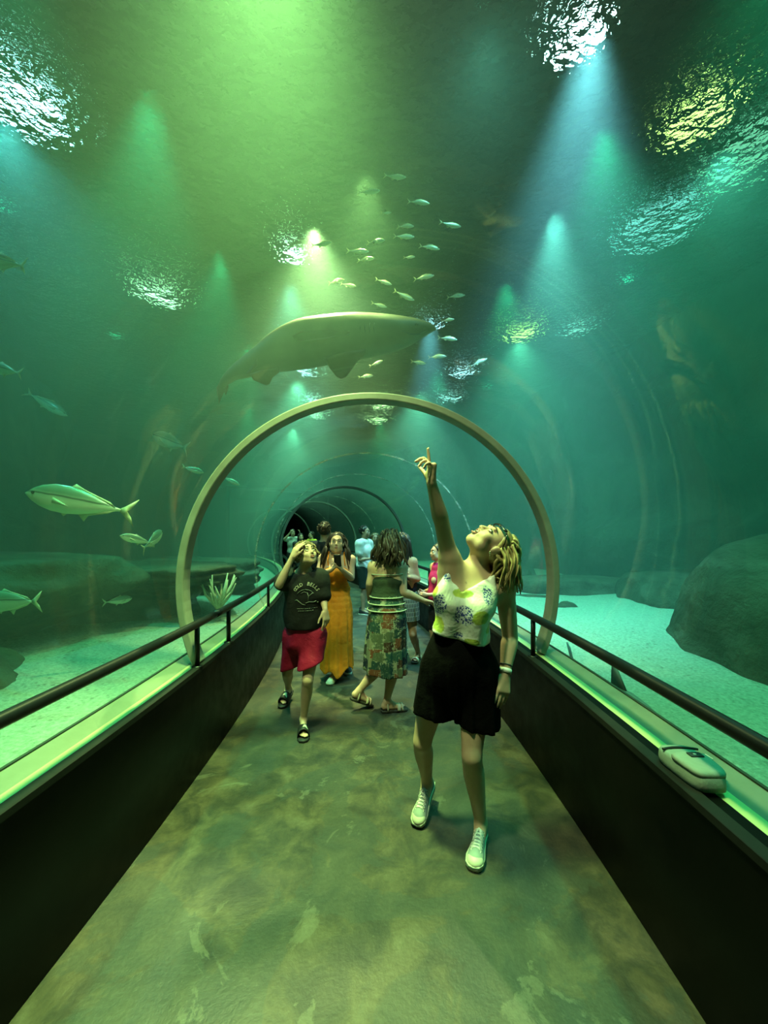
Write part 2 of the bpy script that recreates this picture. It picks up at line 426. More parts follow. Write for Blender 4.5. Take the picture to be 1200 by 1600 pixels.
LIGHTS = [
 # x, y, tx, ty, tz, colour, watts, angle, radius
 (-.62, 1.95, -.66, 1.9, 0, (.66, 1.0, .26), 4100, 50, .25),     # broad yellow-green flood high over the walkway
 (-.25, 4.15, -.3, 4.1, 0, (.85, 1.0, .30), 420, 76, .12),     # added spot over the shark, brightens its back and the school
 (-.95, 4.85, -.4, 3.4, 0, (1.0, .95, .36), 2900, 62, .06),     # lamp behind the shark: throws its shadow on the walkway
 (-.75, .60, .05, 2.2, .8, (1.0, 1.0, .50), 1000, 78, .12),       # lamp over the viewer
 (.75, 3.0, .75, 3.0, 0, (.32, .95, .75), 130, 165, .3),          # added wide dim fill over the middle, no lamp there
 (1.55, 2.9, 1.9, 5.5, 0, (.38, .80, 1.0), 2400, 66, .1),       # white lamp upper right
 (2.0, 4.6, 2.1, 5.6, 0, (.35, 1.0, .88), 1700, 60, .1),
 (-1.5, 5.8, -1.4, 6.6, 0, (.42, 1.0, .74), 1300, 64, .1),
 (.75, 6.9, .6, 7.2, 0, (.40, .75, 1.0), 2200, 44, .1),
 (-3.6, 3.6, -3.9, 4.4, 0, (.20, .85, .9), 380, 130, .1),
 (3.4, 3.9, 3.4, 4.2, 0, (.22, 1.0, .72), 300, 130, .1),
 (2.6, 7.6, 2.6, 8.0, 0, (.30, 1.0, .62), 650, 110, .1),
 (-2.3, 9.6, -2.0, 9.6, 0, (.42, 1.0, .62), 1700, 100, .1),
 (.9, 10.5, 0, 10.5, 0, (.42, 1.0, .62), 1700, 100, .1),
 (-3.5, 14, -3.5, 14, 0, (.48, 1.0, .6), 1700, 100, .1),
]
for k, (x, y, tx, ty, tz, c, w, a, r) in enumerate(LIGHTS): spot('tank_spot', (x, y, ZS), (tx, ty, tz), c, w, a, 1.0, r)
for s in (1.5, 5.5, 9.5, 13.5):                       # added wide dim fills with no lamp, brightening the whole tank
    for u, c, w in ((-4.6, (.08, 1.0, .60), 22), (4.2, (.10, 1.0, .62), 34)):
        p = path(s, u, ZS); spot('tank_fill', p, p-Vector((0, 0, 3)), c, w, 165, 1.0, .3)
for s in (.3, 1.7, 3.4, 5.4, 8.2, 12):                       # teal floods on the sand at both sides
    for u in (-1.95, 2.05):
        p = path(s, u, ZS-.1); q = path(s, u*1.12, 0)
        spot('sand_flood', p, q, (.03, 1.0, .44), 520, 48 if u < 0 else 66, .6 if u < 0 else 1.0, .08)

# ------------------------------------------------------------------ world and render look
w = bpy.data.worlds.new('world'); SC.world = w; w.use_nodes = True
w.node_tree.nodes['Background'].inputs[0].default_value = (.01, .03, .025, 1); w.node_tree.nodes['Background'].inputs[1].default_value = .2
SC.view_settings.view_transform = 'Standard'; SC.view_settings.look = 'None'; SC.view_settings.gamma = 1; SC.view_settings.exposure = -.10
SC.view_settings.use_curve_mapping = False
cy = SC.cycles
cy.caustics_reflective = False; cy.caustics_refractive = False
cy.max_bounces = 10; cy.diffuse_bounces = 3; cy.glossy_bounces = 3; cy.transmission_bounces = 8; cy.transparent_max_bounces = 24; cy.volume_bounces = 0
cy.sample_clamp_indirect = 3; cy.use_denoising = True
# ------------------------------------------------------------------ rocks
t = NT('tank_rock'); v = t.coord('Object'); n = t.noise(v, 2.2, 8, .62, .5); n2 = t.noise(v, 9, 6, .65); n3 = t.noise(t.coord('Object', (1, 1, 3)), 1.4, 5, .6)
c = t.ramp(n, [(.28, (.018, .021, .014)), (.5, (.042, .047, .029)), (.72, (.075, .076, .05))])
c = t.mix(t.ramp(n3, [(.5, (0,)*3), (.62, (.6,)*3)]), c, (.10, .105, .075))
t.bsdf(c, .9, 0, t.bump(t.math('ADD', n, t.math('MULTIPLY', n2, .45)), .9, .09), .2); M_rock = t.m
def rock(name, c, r, label, seed=0, rough=.22, flat=None, rot=0, sub=5, strata=0, under=None):
    bm = bmesh.new(); bmesh.ops.create_icosphere(bm, subdivisions=sub, radius=1)
    off = Vector((seed*3.1, seed*1.7, -seed)); rm = Matrix.Rotation(rot, 3, 'Z')
    for vv in bm.verts:
        p = vv.co.copy(); d = 1+rough*mnoise.noise(p*1.1+off)+rough*.45*mnoise.noise(p*2.7+off)+rough*.16*mnoise.noise(p*7+off)
        p = p*d
        if flat is not None and p.z > flat: p.z = flat+(p.z-flat)*.25
        if strata: p.z += strata*math.sin(p.z*14+mnoise.noise(p*2+off)*3)*.3; p *= 1+strata*.4*math.sin(p.z*17+2*mnoise.noise(p*1.5+off))
        if under is not None and p.z < under: p.x *= 1-.45*min(1, (under-p.z)*1.3); p.y *= 1-.45*min(1, (under-p.z)*1.3)
        q = rm @ Vector((p.x*r[0], p.y*r[1], p.z*r[2])); vv.co = q
    me = bpy.data.meshes.new(name); bm.to_mesh(me); bm.free()
    o = link_mesh(name, me, M_rock); o.location = c
    tag(o, label, 'rock', 'rocks in the tank'); return o
rock('boulder', (3.62, 3.15, .50), (1.10, 1.15, 1.00), 'large rounded mossy boulder on the bright sand at the right edge', 3, .16, None, .4)
rock('boulder', (-4.35, 3.7, .95), (1.75, 1.1, .62), 'huge dark flat-topped boulder at the left edge under the swimming silver fish', 5, .20, .55, .15, under=.1)
rock('ledge_rock', (-2.95, 5.0, 1.0), (1.0, .70, .26), 'flat rock ledge stretching from the big left boulder to the pale arch', 8, .22, .5, -.35, strata=.12)
rock('ledge_rock', (-3.45, 7.0, .80), (1.15, .9, .45), 'low layered rock seen through the pale arch beyond the left handrail', 11, .22, .5, -.3, strata=.12)
rock('boulder', (-3.35, 2.65, .38), (.72, .55, .42), 'low dark rock on the sand at the left edge in front of the huge boulder', 14, .22, .6)
rock('boulder', (-3.6, 5.0, .40), (1.2, .8, .62), 'dark rock standing beneath the flat ledge on the left', 17, .2)
rock('ledge_rock', (3.4, 6.9, .46), (1.3, .55, .50), 'dark low rock at the edge of the bright sand, right of the pale arch', 20, .2, .5, -.2)
rock('boulder', (2.6, 9.3, .45), (.9, .7, .55), 'small dark rock on the sand far behind the person in the floral top', 23, .22)
rock('ledge_rock', (4.6, 5.6, .5), (1.1, 1.2, .75), 'dark rock mass behind the mossy boulder on the right', 25, .2, .5)
rock('stone', (2.55, 5.5, .47), (.16, .12, .09), 'small dark stone on the bright sand right of the pale arch', 27, .25, sub=3)
rock('stone', (2.32, 6.35, .48), (.34, .10, .05), 'long thin dark stone lying on the sand behind the pale arch', 29, .25, sub=3)

# coral by the left handrail
M_coral = simple('coral', (.42, .45, .30), .8, 0, .25, 25, .4)
def coral(c, h, label, seed):
    rr = random.Random(seed); mb = MB()
    for k in range(26):
        a = rr.random()*2*PI; l = h*(.6+.5*rr.random()); tilt = .25+.6*rr.random()
        p = Vector(c); d = Vector((math.cos(a)*tilt, math.sin(a)*tilt, 1)).normalized(); q = p+d*l*.55
        d2 = (d+Vector((rr.uniform(-.4, .4), rr.uniform(-.4, .4), .2))).normalized()
        mb.tube([p, q, q+d2*l*.5], [.022, .016, .006], 6)
    return tag(mb.build('branching_coral', M_coral, origin=c), label, 'coral')
coral(path(4.9, -1.85, .62), .42, 'pale branching coral beside the left handrail beyond the pale arch', 1)
coral(path(7.0, 1.75, .5), .42, 'pale branching coral beyond the right parapet, next to the person in the pink top', 2)

# ------------------------------------------------------------------ fish
def fishmat(name, back, belly, rough=.35, stripe=None, wid=.5):
    t = NT(name); tc = t.n('ShaderNodeTexCoord'); sp = t.n('ShaderNodeSeparateXYZ'); t.l(tc.outputs['Generated'], sp.inputs[0])
    v = t.coord('Object'); n = t.noise(v, 28, 3); nb = t.noise(v, 5, 4)
    f = t.math('ADD', sp.outputs['Z'], t.math('MULTIPLY', t.math('SUBTRACT', nb, .5), .18))
    c = t.ramp(f, [(max(.02, wid-.14), belly), (min(.98, wid+.14), back)])
    if stripe: c = t.mix(t.ramp(f, [(wid-.02, (0,)*3), (wid, (.8,)*3), (wid+.04, (.8,)*3), (wid+.06, (0,)*3)]), c, stripe)
    t.bsdf(c, rough, .15, t.bump(n, .12, .004), .5); return t.m
M_jack = fishmat('jack_skin', (.16, .24, .17), (.62, .66, .48), .32, (.05, .07, .05), .56)
M_silver = fishmat('silver_skin', (.85, .80, .30), (.75, .80, .72), .3, None, .72)
M_fin = simple('fish_fin', (.42, .44, .28), .45, 0, .15, 40, .1)
M_finr = simple('shark_fin_tip', (.26, .15, .10), .5)
M_eye = simple('fish_eye', (.01, .01, .01), .1, spec=.8)
def orient(fwd, up=(0, 0, 1), roll=0):
    f = Vector(fwd).normalized(); r = f.cross(Vector(up)).normalized(); u = r.cross(f)
    m = Matrix((f, -r, u)).transposed()            # x forward, y left, z up
    return m @ Matrix.Rotation(roll, 3, 'X')
def fin_plate(mb, pts, th, mi=0):
    "closed thin plate in local xz from an outline, thicker at its root"
    n = len(pts); a = [(x, y+th/2, z) for x, y, z in pts]; b = [(x, y-th/2, z) for x, y, z in pts]
    mb.add(a+b, [tuple(range(n)), tuple(range(2*n-1, n-1, -1))]+[(i, n+i, n+(i+1) % n, (i+1) % n) for i in range(n)], mi)
def body_rings(L, prof, bend=0, n=14):
    "prof: (t, zc, half height, half width) with t 0 nose .. 1 tail root"
    rings = []
    for tt, zc, h, w in prof:
        x = L*(.5-tt); yb = bend*max(0, tt-.3)**2
        rings.append([Vector((x, yb*L+w*L*math.cos(2*PI*i/n), L*(zc+h*math.sin(2*PI*i/n)))) for i in range(n)])
    return rings
JACK = [(0, -.005, 0.004, .003), (.02, -.004, 0.022, .012), (.07, .0, 0.066, .034), (.15, .004, 0.111, .055), (.27, .006, 0.145, .066), (.40, .006, 0.149, .066), (.53, .005, 0.130, .055), (.66, .003, 0.093, .040), (.78, .001, 0.050, .024), (.87, 0, 0.020, .014), (.91, 0, 0.015, .010)]
def tail_pts(L, s=.16, bend=0):
    y = bend*.36*L
    return [(-.40*L, y, .014*L), (-.45*L, y, .05*L), (-.565*L, y, s*L), (-.52*L, y, .055*L), (-.475*L, y, 0), (-.52*L, y, -.055*L), (-.565*L, y, -s*L), (-.45*L, y, -.05*L), (-.40*L, y, -.014*L)]
def big_fish(loc, L, fwd, label, bend=0, roll=0, mat=None, cat='fish', group='silver jacks in the tank'):
    root = empty('silver_jack', loc, label, cat, group); root.rotation_euler = orient(fwd, roll=roll).to_euler()
    def put(mb, name, m):
        o = mb.build(name, m); o.parent = root; return o
    mb = MB(); mb.loft(body_rings(L, JACK, bend, 18)); put(mb, 'body', mat or M_jack)
    mb = MB(); fin_plate(mb, tail_pts(L, .15, bend), .008*L); put(mb, 'tail_fin', M_fin)
    mb = MB(); fin_plate(mb, [(.12*L, 0, .125*L), (.05*L, 0, .185*L), (-.04*L, 0, .145*L), (-.30*L, 0, .065*L), (-.36*L, .02*L*bend, .02*L), (-.1*L, 0, .10*L)], .006*L); put(mb, 'dorsal_fin', M_fin)
    mb = MB(); fin_plate(mb, [(-.02*L, 0, -.12*L), (-.09*L, 0, -.185*L), (-.12*L, 0, -.12*L), (-.30*L, 0, -.06*L), (-.36*L, .02*L*bend, -.018*L), (-.15*L, 0, -.08*L)], .006*L); put(mb, 'anal_fin', M_fin)
    for sg in (1, -1):
        mb = MB(); y = sg*.066*L
        mb.loft([[Vector((.20*L-a*.17*L, y+sg*(.004+a*.03)*L+e, (-.02-a*.035)*L+q*(.028*(1-a)+.004)*L)) for e, q in ((0, 1), (.003*L, 0), (0, -1), (-.003*L, 0))] for a in (0, .3, .7, 1)])
        put(mb, 'pectoral_fin', M_fin)
        mb = MB(); mb.ell((.405*L, sg*.043*L, .018*L), (.016*L, .010*L, .016*L), None, 12, 8); put(mb, 'eye', M_eye)
    mb = MB(); fin_plate(mb, [(.16*L, 0, -.12*L), (.11*L, 0, -.17*L), (.07*L, 0, -.125*L)], .006*L); put(mb, 'pelvic_fin', M_fin)
    return root
big_fish(J(122, 785, 2.5), .62, (-1, -.15, .20), 'large silver jack swimming left above the dark boulder on the left', -.05)
big_fish(J(213, 843, 3.3), .25, (-.72, -.7, .30), 'small silver jack facing left just under the tail of the large jack', .1)
big_fish(J(241, 843, 3.5), .36, (-.12, .85, .42), 'narrow silver jack seen from behind, beside the pale arch on the left', .15, 0)
big_fish(J(12, 940, 2.7), .50, (-1, .1, -.03), 'teal silver jack at the left edge before the dark boulder, only its tail half visible', .08)
big_fish(J(2, 410, 3.0), .44, (-1, .25, .25), 'grey green fish cut by the left edge below the cyan lamp', -.1)
big_fish(J(4, 577, 3.4), .36, (-1, .1, .25), 'pale fish cut by the left edge halfway up the water', 0)
big_fish(J(75, 632, 6.0), .55, (.7, .5, -.5), 'faint distant fish above the large silver jack', .1)
big_fish(J(302, 734, 5.0), .26, (.9, .2, -.25), 'small pale fish just left of the pale arch, level with the pointing hand', .1)
big_fish(J(362, 752, 5.6), .24, (.75, .3, -.4), 'small pale fish inside the pale arch near its left side', .1)
big_fish(J(265, 690, 7.0), .9, (-.9, .3, .35), 'big faint fish shape in place of a reflection, left of the pale arch under the sparkles', .1)  # fish shape added where only a faint reflection shows
big_fish(J(886, 973, 5.6), .34, (-.8, -.2, .1), 'small dark fish low over the bright sand right of the pale arch', .1)
big_fish(J(186, 938, 3.9), .28, (.3, .9, .0), 'dim fish in the shade beneath the flat ledge on the left', .15)

# small school
SM = [(0, 0, .004, .003), (.03, 0, .03, .02), (.12, .008, .075, .045), (.28, .012, .118, .06), (.45, .010, .115, .058), (.62, .005, .078, .04), (.78, 0, .036, .02), (.88, 0, .016, .01)]
def small_fish_mesh(bend):
    L = 1.0; mb = MB(); mb.loft(body_rings(L, SM, bend, 12))
    fin_plate(mb, tail_pts(L, .14, bend), .012, 1)
    fin_plate(mb, [(.18, 0, .11), (.10, 0, .165), (-.12, 0, .115), (-.22, 0, .06), (0, 0, .09)], .01, 1)
    fin_plate(mb, [(-.05, 0, -.095), (-.14, 0, -.15), (-.22, 0, -.06), (-.10, 0, -.06)], .01, 1)
    for sg in (1, -1):
        mb.ell((.40, sg*.045, .03), (.022, .012, .022), None, 8, 6, 2)
        mb.add([(.2, sg*.06, -.02), (.08, sg*.10, -.07), (.05, sg*.075, -.02), (.2, sg*.065, -.03), (.08, sg*.105, -.08), (.05, sg*.08, -.03)], [(0, 1, 2), (5, 4, 3), (0, 3, 4, 1), (1, 4, 5, 2), (2, 5, 3, 0)], 1)
    o = mb.build('school_fish', [M_silver, M_fin, M_eye], weld=False); me = o.data; bpy.data.objects.remove(o); return me
SMM = [small_fish_mesh(b) for b in (-.25, -.1, .12, .28)]
SCHOOL = [ # px, py, length px, direction x, dz, label
 (618, 277, 34, 1, -.12, 'topmost small fish of the school over the shark'),
 (577, 300, 36, 1, -.10, 'second highest small fish of the school, left under the topmost one'),
 (655, 316, 34, 1, -.05, 'small fish at the upper right of the school, below the topmost one'),
 (634, 353, 28, 1, -.30, 'small fish dipping its head in the middle of the school, below the upper right one'),
 (704, 352, 34, 1, -.12, 'dim small fish furthest right in the upper half of the school'),
 (632, 370, 32, 1, -.08, 'small fish just under the dipping one in the middle of the school'),
 (588, 377, 30, 1, -.12, 'small fish left of the middle of the school, above the overlapping pair'),
 (672, 386, 32, 1, -.25, 'pale small fish right of the middle of the school'),
 (504, 382, 34, 1, -.02, 'small arched fish furthest left in the school, beside the white lamp'),
 (560, 393, 34, 1, -.05, 'upper fish of the overlapping pair left of the middle of the school'),
 (572, 405, 28, 1, -.12, 'lower fish of the overlapping pair left of the middle of the school'),
 (526, 439, 28, 1, -.05, 'left fish of the touching pair above the shark back'),
 (545, 446, 24, 1, -.15, 'right fish of the touching pair above the shark back'),
 (600, 441, 26, 1, -.15, 'small fish with a bright back right of the touching pair'),
 (663, 433, 32, 1, .0, 'small slender fish above the sparkles over the shark snout'),
 (713, 462, 28, 1, -.05, 'dim small fish right of the sparkles over the shark snout'),
 (632, 463, 34, 1, -.35, 'thin dark small fish diving between the touching pair and the sparkles'),
 (593, 477, 25, 1, -.08, 'lowest small fish right above the shark back'),
 (700, 529, 30, 1, -.10, 'small fish just right of the shark snout'),
 (684, 557, 28, 1, -.02, 'small fish right of and below the shark snout'),
 (654, 567, 26, 1, .03, 'dark small fish below the shark snout'),
 (588, 568, 22, 1, .30, 'small fish rising right of the shark belly fin'),
 (572, 588, 24, 1, .22, 'lowest small fish, between the shark belly fin and the arch'),
 (748, 566, 28, 1, .38, 'pale small fish climbing left of the yellow sparkles over the arch'),
 (604, 333, 16, 1, -.1, 'tiny distant fish in the upper part of the school, left of the dipping one'),
 (640, 402, 18, 1, -.1, 'tiny distant fish right of the overlapping pair'),
 (700, 500, 20, 1, .05, 'tiny distant fish above the one right of the shark snout'),
]
for k, (px, py, lp, dx, dz, lab) in enumerate(SCHOOL):
    z = 4.35 if py < 500 else 3.6
    p = JZ(px, py, z)
    if p.y > 6.2: p = J(px, py, 6.2)
    L = lp/F*p.y/1.02
    o = bpy.data.objects.new('school_fish', SMM[k % 4]); COL.objects.link(o)
    o.matrix_world = Matrix.Translation(p) @ (orient((dx, random.uniform(-.35, .35), dz)) @ Matrix.Diagonal((L, L, L))).to_4x4()
    tag(o, lab, 'fish', 'school of small silver fish')

# ------------------------------------------------------------------ sand tiger shark
t = NT('shark_skin'); tc = t.n('ShaderNodeTexCoord'); sp = t.n('ShaderNodeSeparateXYZ'); t.l(tc.outputs['Normal'], sp.inputs[0])
v = t.coord('Object'); n = t.noise(v, 4, 5, .6); n2 = t.noise(v, 80, 2)
c = t.ramp(n, [(.3, (.085, .07, .035)), (.7, (.125, .105, .055))])
t.bsdf(c, .55, 0, t.bump(n2, .1, .003), .35); M_shark = t.m
def shark():
    Y = 4.0; g = Y/F
    # spine stations: px, py (centre of the body seen from below), half height px, half width px, depth offset
    ST = [(681, 514, 1.5, 2.5, -.10), (674, 513, 6, 8, -.09), (652, 515, 15, 19, -.07), (630, 519, 22, 27, -.05), (595, 523, 29, 33, -.02), (555, 526, 33, 36, .0),
          (515, 531, 35, 36, .03), (475, 538, 36, 32, .07), (440, 549, 31, 26, .11), (410, 562, 22, 20, .15), (385, 574, 16, 15, .20), (365, 584, 10.5, 10, .25), (352, 595, 7.5, 6, .29), (346, 603, 5, 4, .32)]
    S = spline(ST, 56)
    root = empty('shark', J(530, 540, Y), 'big grey brown shark seen from below, gliding right above the pale arch', 'shark')
    cen = [J(s[0], s[1], Y+s[4]) for s in S]; mb = MB(); rings = []; n = 24
    for i, s in enumerate(S):
        d = (cen[min(i+1, len(S)-1)]-cen[max(i-1, 0)]).normalized()
        up = Vector((0, -.30, 1)); up = (up-d*up.dot(d)).normalized(); w = d.cross(up)
        r = []
        for k in range(n):
            a = 2*PI*k/n; ca, sa = math.cos(a), math.sin(a)
            e = 1.0
            if sa < 0: sa = -abs(sa)**.8
            r.append(cen[i]+w*(s[3]*g*math.copysign(abs(ca)**.9, ca))*e+up*(s[2]*g*sa))
        rings.append(r)
    mb.loft(rings); body = mb.build('body', M_shark, root)
    def fin(name, pts, th=.02, tip=True):
        "pts: outline px, py, depth; closed plate with a rounded section"
        P = [J(a, b, c) for a, b, c in pts]; c0 = sum(P, Vector())/len(P)
        nrm = (P[1]-P[0]).cross(P[2]-P[0]).normalized()
        mb = MB(); m = len(P)
        lay = [[p for p in P]]
        A = [c0+(p-c0)*.82+nrm*th*.5 for p in P]; B = [c0+(p-c0)*.82-nrm*th*.5 for p in P]
        mb.add(P+A+B, [(i, (i+1) % m, m+(i+1) % m, m+i) for i in range(m)]+[((i+1) % m, i, 2*m+i, 2*m+(i+1) % m) for i in range(m)]+[tuple(range(m, 2*m)), tuple(range(3*m-1, 2*m-1, -1))])
        return mb.build(name, M_sharkfin, root)
    # near pectoral fin, swept back with a dark tip
    fin('pectoral_fin', [(570, 545, 3.80), (540, 550, 3.78), (505, 558, 3.82), (515, 575, 3.90), (525, 588, 3.96), (533, 592, 3.98), (541, 589, 3.97), (552, 574, 3.90), (560, 562, 3.85), (572, 552, 3.82)], .03)
    fin('pectoral_fin', [(548, 517, 3.72), (500, 516, 3.62), (470, 518, 3.55), (457, 525, 3.54), (462, 533, 3.58), (480, 533, 3.64), (520, 527, 3.74), (545, 524, 3.76)], .02)
    fin('pelvic_fin', [(434, 574, 4.0), (410, 578, 4.02), (390, 584, 4.06), (396, 594, 4.10), (408, 599, 4.13), (416, 602, 4.14), (421, 600, 4.13), (426, 590, 4.08), (436, 582, 4.04)], .02)
    fin('pelvic_fin', [(402, 560, 4.0), (393, 574, 3.99), (384, 584, 3.98), (390, 584, 3.98), (402, 572, 4.0)], .015)
    fin('dorsal_fin', [(480, 502, 4.1), (490, 495, 4.14), (500, 492, 4.16), (505, 496, 4.14), (506, 502, 4.1)], .02)
    fin('tail_fin', [(350, 590, 4.28), (343, 596, 4.32), (338, 606, 4.40), (340, 622, 4.52), (342, 632, 4.60), (346, 622, 4.52), (351, 612, 4.42), (353, 617, 4.36), (357, 605, 4.32), (356, 596, 4.28)], .02)
    # gill slits, eye, mouth line
    M_slit = simple('dark_gill', (.05, .045, .03), .8)
    for k in range(4):
        mb = MB(); a = J(585-7*k, 512, 3.755+.006*k); mb.tube([a+Vector((0, 0, .05)), a+Vector((-.008, -.012, 0)), a+Vector((0, .002, -.05))], [.002, .004, .002], 6); mb.build('gill_slit', M_slit, root)
    mb = MB(); mb.ell(J(651, 507, 3.79), (.014, .008, .014), None, 10, 8); mb.build('eye', M_eye, root)
    mb = MB(); mb.tube([J(668, 516, 3.86), J(655, 522, 3.80), J(640, 522, 3.77), J(628, 517, 3.75)], [.003, .006, .006, .003], 6); mb.build('mouth', M_slit, root)
t = NT('shark_fin_skin'); v = t.coord('Object'); n = t.noise(v, 3.5, 4)
t.bsdf(t.ramp(n, [(.35, (.10, .055, .032)), (.65, (.13, .09, .05))]), .55, 0, t.bump(n, .1, .004), .3); M_sharkfin = t.m
shark()
# reef shark low beside the right ledge: only fin and back show
def low_shark():
    p0 = Vector((1.40, 2.45, .54)); root = empty('small_shark', p0, 'small grey shark with a raised dorsal fin, lying along the foot of the right ledge', 'shark')
    d = Vector((.10, -1, 0)).normalized(); L = .85
    m = orient(d)
    PR = [(0, 0, .004, .004), (.05, 0, .03, .035), (.15, 0, .055, .06), (.3, .004, .072, .07), (.45, .004, .066, .06), (.62, 0, .042, .04), (.8, 0, .02, .02), (.95, .01, .01, .008)]
    mb = MB(); mb.loft([[m @ q for q in r] for r in body_rings(L, PR, .2, 14)]); mb.v = [tuple(Vector(v)+p0) for v in mb.v]; mb.build('body', M_gs, root)
    for nm, pts in (('dorsal_fin', [(.16, 0, .06), (.09, 0, .15), (.05, 0, .19), (.035, 0, .17), (.03, 0, .06)]), ('tail_fin', [(-.42, .03, .01), (-.52, .05, .12), (-.56, .05, .15), (-.50, .05, .03), (-.52, .05, -.05), (-.44, .03, -.01)])):
        mb = MB(); fin_plate(mb, pts, .012); mb.v = [tuple(m @ Vector(v)+p0) for v in mb.v]; mb.build(nm, M_gs, root)
M_gs = simple('grey_shark_skin', (.10, .13, .12), .55, 0, .15, 8, .1)
low_shark()
# ------------------------------------------------------------------ smooth body surfaces
def npv(p): return np.array((p[0], p[1], p[2]), np.float32)
class Field:
    "union of tapered limbs and ellipsoids with soft joints, turned into one closed surface"
    def __init__(s, k=.03): s.ops = []; s.k = k
    def cone(s, a, b, ra, rb, k=None, op='add', flat=None): s.ops.append(('cone', npv(a), npv(b), ra, rb, s.k if k is None else k, op, flat)); return s
    def chain(s, pts, rs, k=None):
        "one limb through several joints: smooth radius, no bulge at the joints"
        P = [npv(p) for p in pts]
        if len(P) > 2:
            m = 4*(len(P)-1); Q = spline([tuple(p)+(r,) for p, r in zip(P, rs)], m); lin = [i/4 for i in range(m+1)]
            P2 = []; R2 = []
            for q, t in zip(Q, lin):
                i = min(int(t), len(P)-2); f = t-i; l = P[i]*(1-f)+P[i+1]*f
                P2.append(np.asarray(.5*l+.5*q[:3], np.float32)); R2.append(float(q[3]))
            P, rs = P2, R2
        s.ops.append(('chain', P, list(rs), None, s.k if k is None else k, 'add', None)); return s
    def ell(s, c, r, M=None, k=None, op='add'): s.ops.append(('ell', npv(c), np.array(r, np.float32), None if M is None else np.array(M, np.float32), s.k if k is None else k, op, None)); return s
    def slab(s, n, p, k=.008): s.ops.append(('cut', npv(n), npv(p), k)); return s     # keeps the side against n
    def copy(s): f = Field(s.k); f.ops = list(s.ops); return f
    def mesh(s, h=.008, grow=0.0, disp=None, cuts=(), pad=.02, post=None):
        lo = np.full(3, 1e9); hi = -lo
        for o in s.ops:
            if o[0] == 'chain':
                for p, r in zip(o[1], o[2]): lo = np.minimum(lo, p-r); hi = np.maximum(hi, p+r)
            elif o[0] == 'cone' and o[6] == 'add':
                for p, r in ((o[1], o[3]), (o[2], o[4])): lo = np.minimum(lo, p-r); hi = np.maximum(hi, p+r)
            elif o[0] == 'ell' and o[5] == 'add':
                r = max(o[2]); lo = np.minimum(lo, o[1]-r); hi = np.maximum(hi, o[1]+r)
        lo -= grow+pad; hi += grow+pad
        n = np.ceil((hi-lo)/h).astype(int)+1
        ax = [lo[i]+h*np.arange(n[i], dtype=np.float32) for i in range(3)]
        D = np.full(n, .12, np.float32)
        for o in s.ops:
            if o[0] == 'cut': continue
            if o[0] == 'chain': pl = np.min([p-r for p, r in zip(o[1], o[2])], 0); ph = np.max([p+r for p, r in zip(o[1], o[2])], 0); k, op = o[4], o[5]
            elif o[0] == 'cone': pl = np.minimum(o[1]-o[3], o[2]-o[4]); ph = np.maximum(o[1]+o[3], o[2]+o[4]); k, op = o[5], o[6]
            else: r = max(o[2]); pl = o[1]-r; ph = o[1]+r; k, op = o[4], o[5]
            m = k+grow+2*h+.015
            i0 = np.clip(np.floor((pl-m-lo)/h).astype(int), 0, n-1); i1 = np.clip(np.ceil((ph+m-lo)/h).astype(int)+1, 1, n)
            X = ax[0][i0[0]:i1[0]][:, None, None]; Y = ax[1][i0[1]:i1[1]][None, :, None]; Z = ax[2][i0[2]:i1[2]][None, None, :]
            if o[0] == 'chain':
                d = None
                for a, b, ra, rb in zip(o[1][:-1], o[1][1:], o[2][:-1], o[2][1:]):
                    ab = b-a; L2 = float(ab@ab)+1e-12; px, py, pz = X-a[0], Y-a[1], Z-a[2]
                    t = np.clip((px*ab[0]+py*ab[1]+pz*ab[2])/L2, 0, 1)
                    e = np.sqrt((px-t*ab[0])**2+(py-t*ab[1])**2+(pz-t*ab[2])**2)-(ra+(rb-ra)*t)
                    d = e if d is None else np.minimum(d, e)
            elif o[0] == 'cone':
                a, b, ra, rb = o[1:5]; ab = b-a; L2 = float(ab@ab)+1e-12
                px, py, pz = X-a[0], Y-a[1], Z-a[2]
                t = np.clip((px*ab[0]+py*ab[1]+pz*ab[2])/L2, 0, 1)
                qx, qy, qz = px-t*ab[0], py-t*ab[1], pz-t*ab[2]
                if o[7] is not None:                       # flattened along a unit direction
                    fd, fs = o[7]; dp = (qx*fd[0]+qy*fd[1]+qz*fd[2])*(fs-1)
                    qx, qy, qz = qx+fd[0]*dp, qy+fd[1]*dp, qz+fd[2]*dp
                d = np.sqrt(qx**2+qy**2+qz**2)-(ra+(rb-ra)*t)
            else:
                px, py, pz = X-o[1][0], Y-o[1][1], Z-o[1][2]; M = o[3]
                if M is not None: px, py, pz = (M[0,0]*px+M[1,0]*py+M[2,0]*pz), (M[0,1]*px+M[1,1]*py+M[2,1]*pz), (M[0,2]*px+M[1,2]*py+M[2,2]*pz)
                r = o[2]; k0 = np.sqrt((px/r[0])**2+(py/r[1])**2+(pz/r[2])**2); k1 = np.sqrt((px/r[0]**2)**2+(py/r[1]**2)**2+(pz/r[2]**2)**2)
                d = k0*(k0-1)/np.maximum(k1, 1e-6)
            S = D[i0[0]:i1[0], i0[1]:i1[1], i0[2]:i1[2]]
            if op == 'sub':
                d = -d; hh = np.clip(.5-.5*(S-d)/k, 0, 1) if k > 0 else (S < d)*1.0
                S[...] = S*(1-hh)+d*hh+(k*hh*(1-hh) if k > 0 else 0)
            else:
                if k > 0:
                    hh = np.clip(.5+.5*(S-d)/k, 0, 1); S[...] = S*(1-hh)+d*hh-k*hh*(1-hh)
                else: S[...] = np.minimum(S, d)
        if grow: D -= grow
        G = (ax[0][:, None, None], ax[1][None, :, None], ax[2][None, None, :])
        if disp is not None: D += disp(*G)
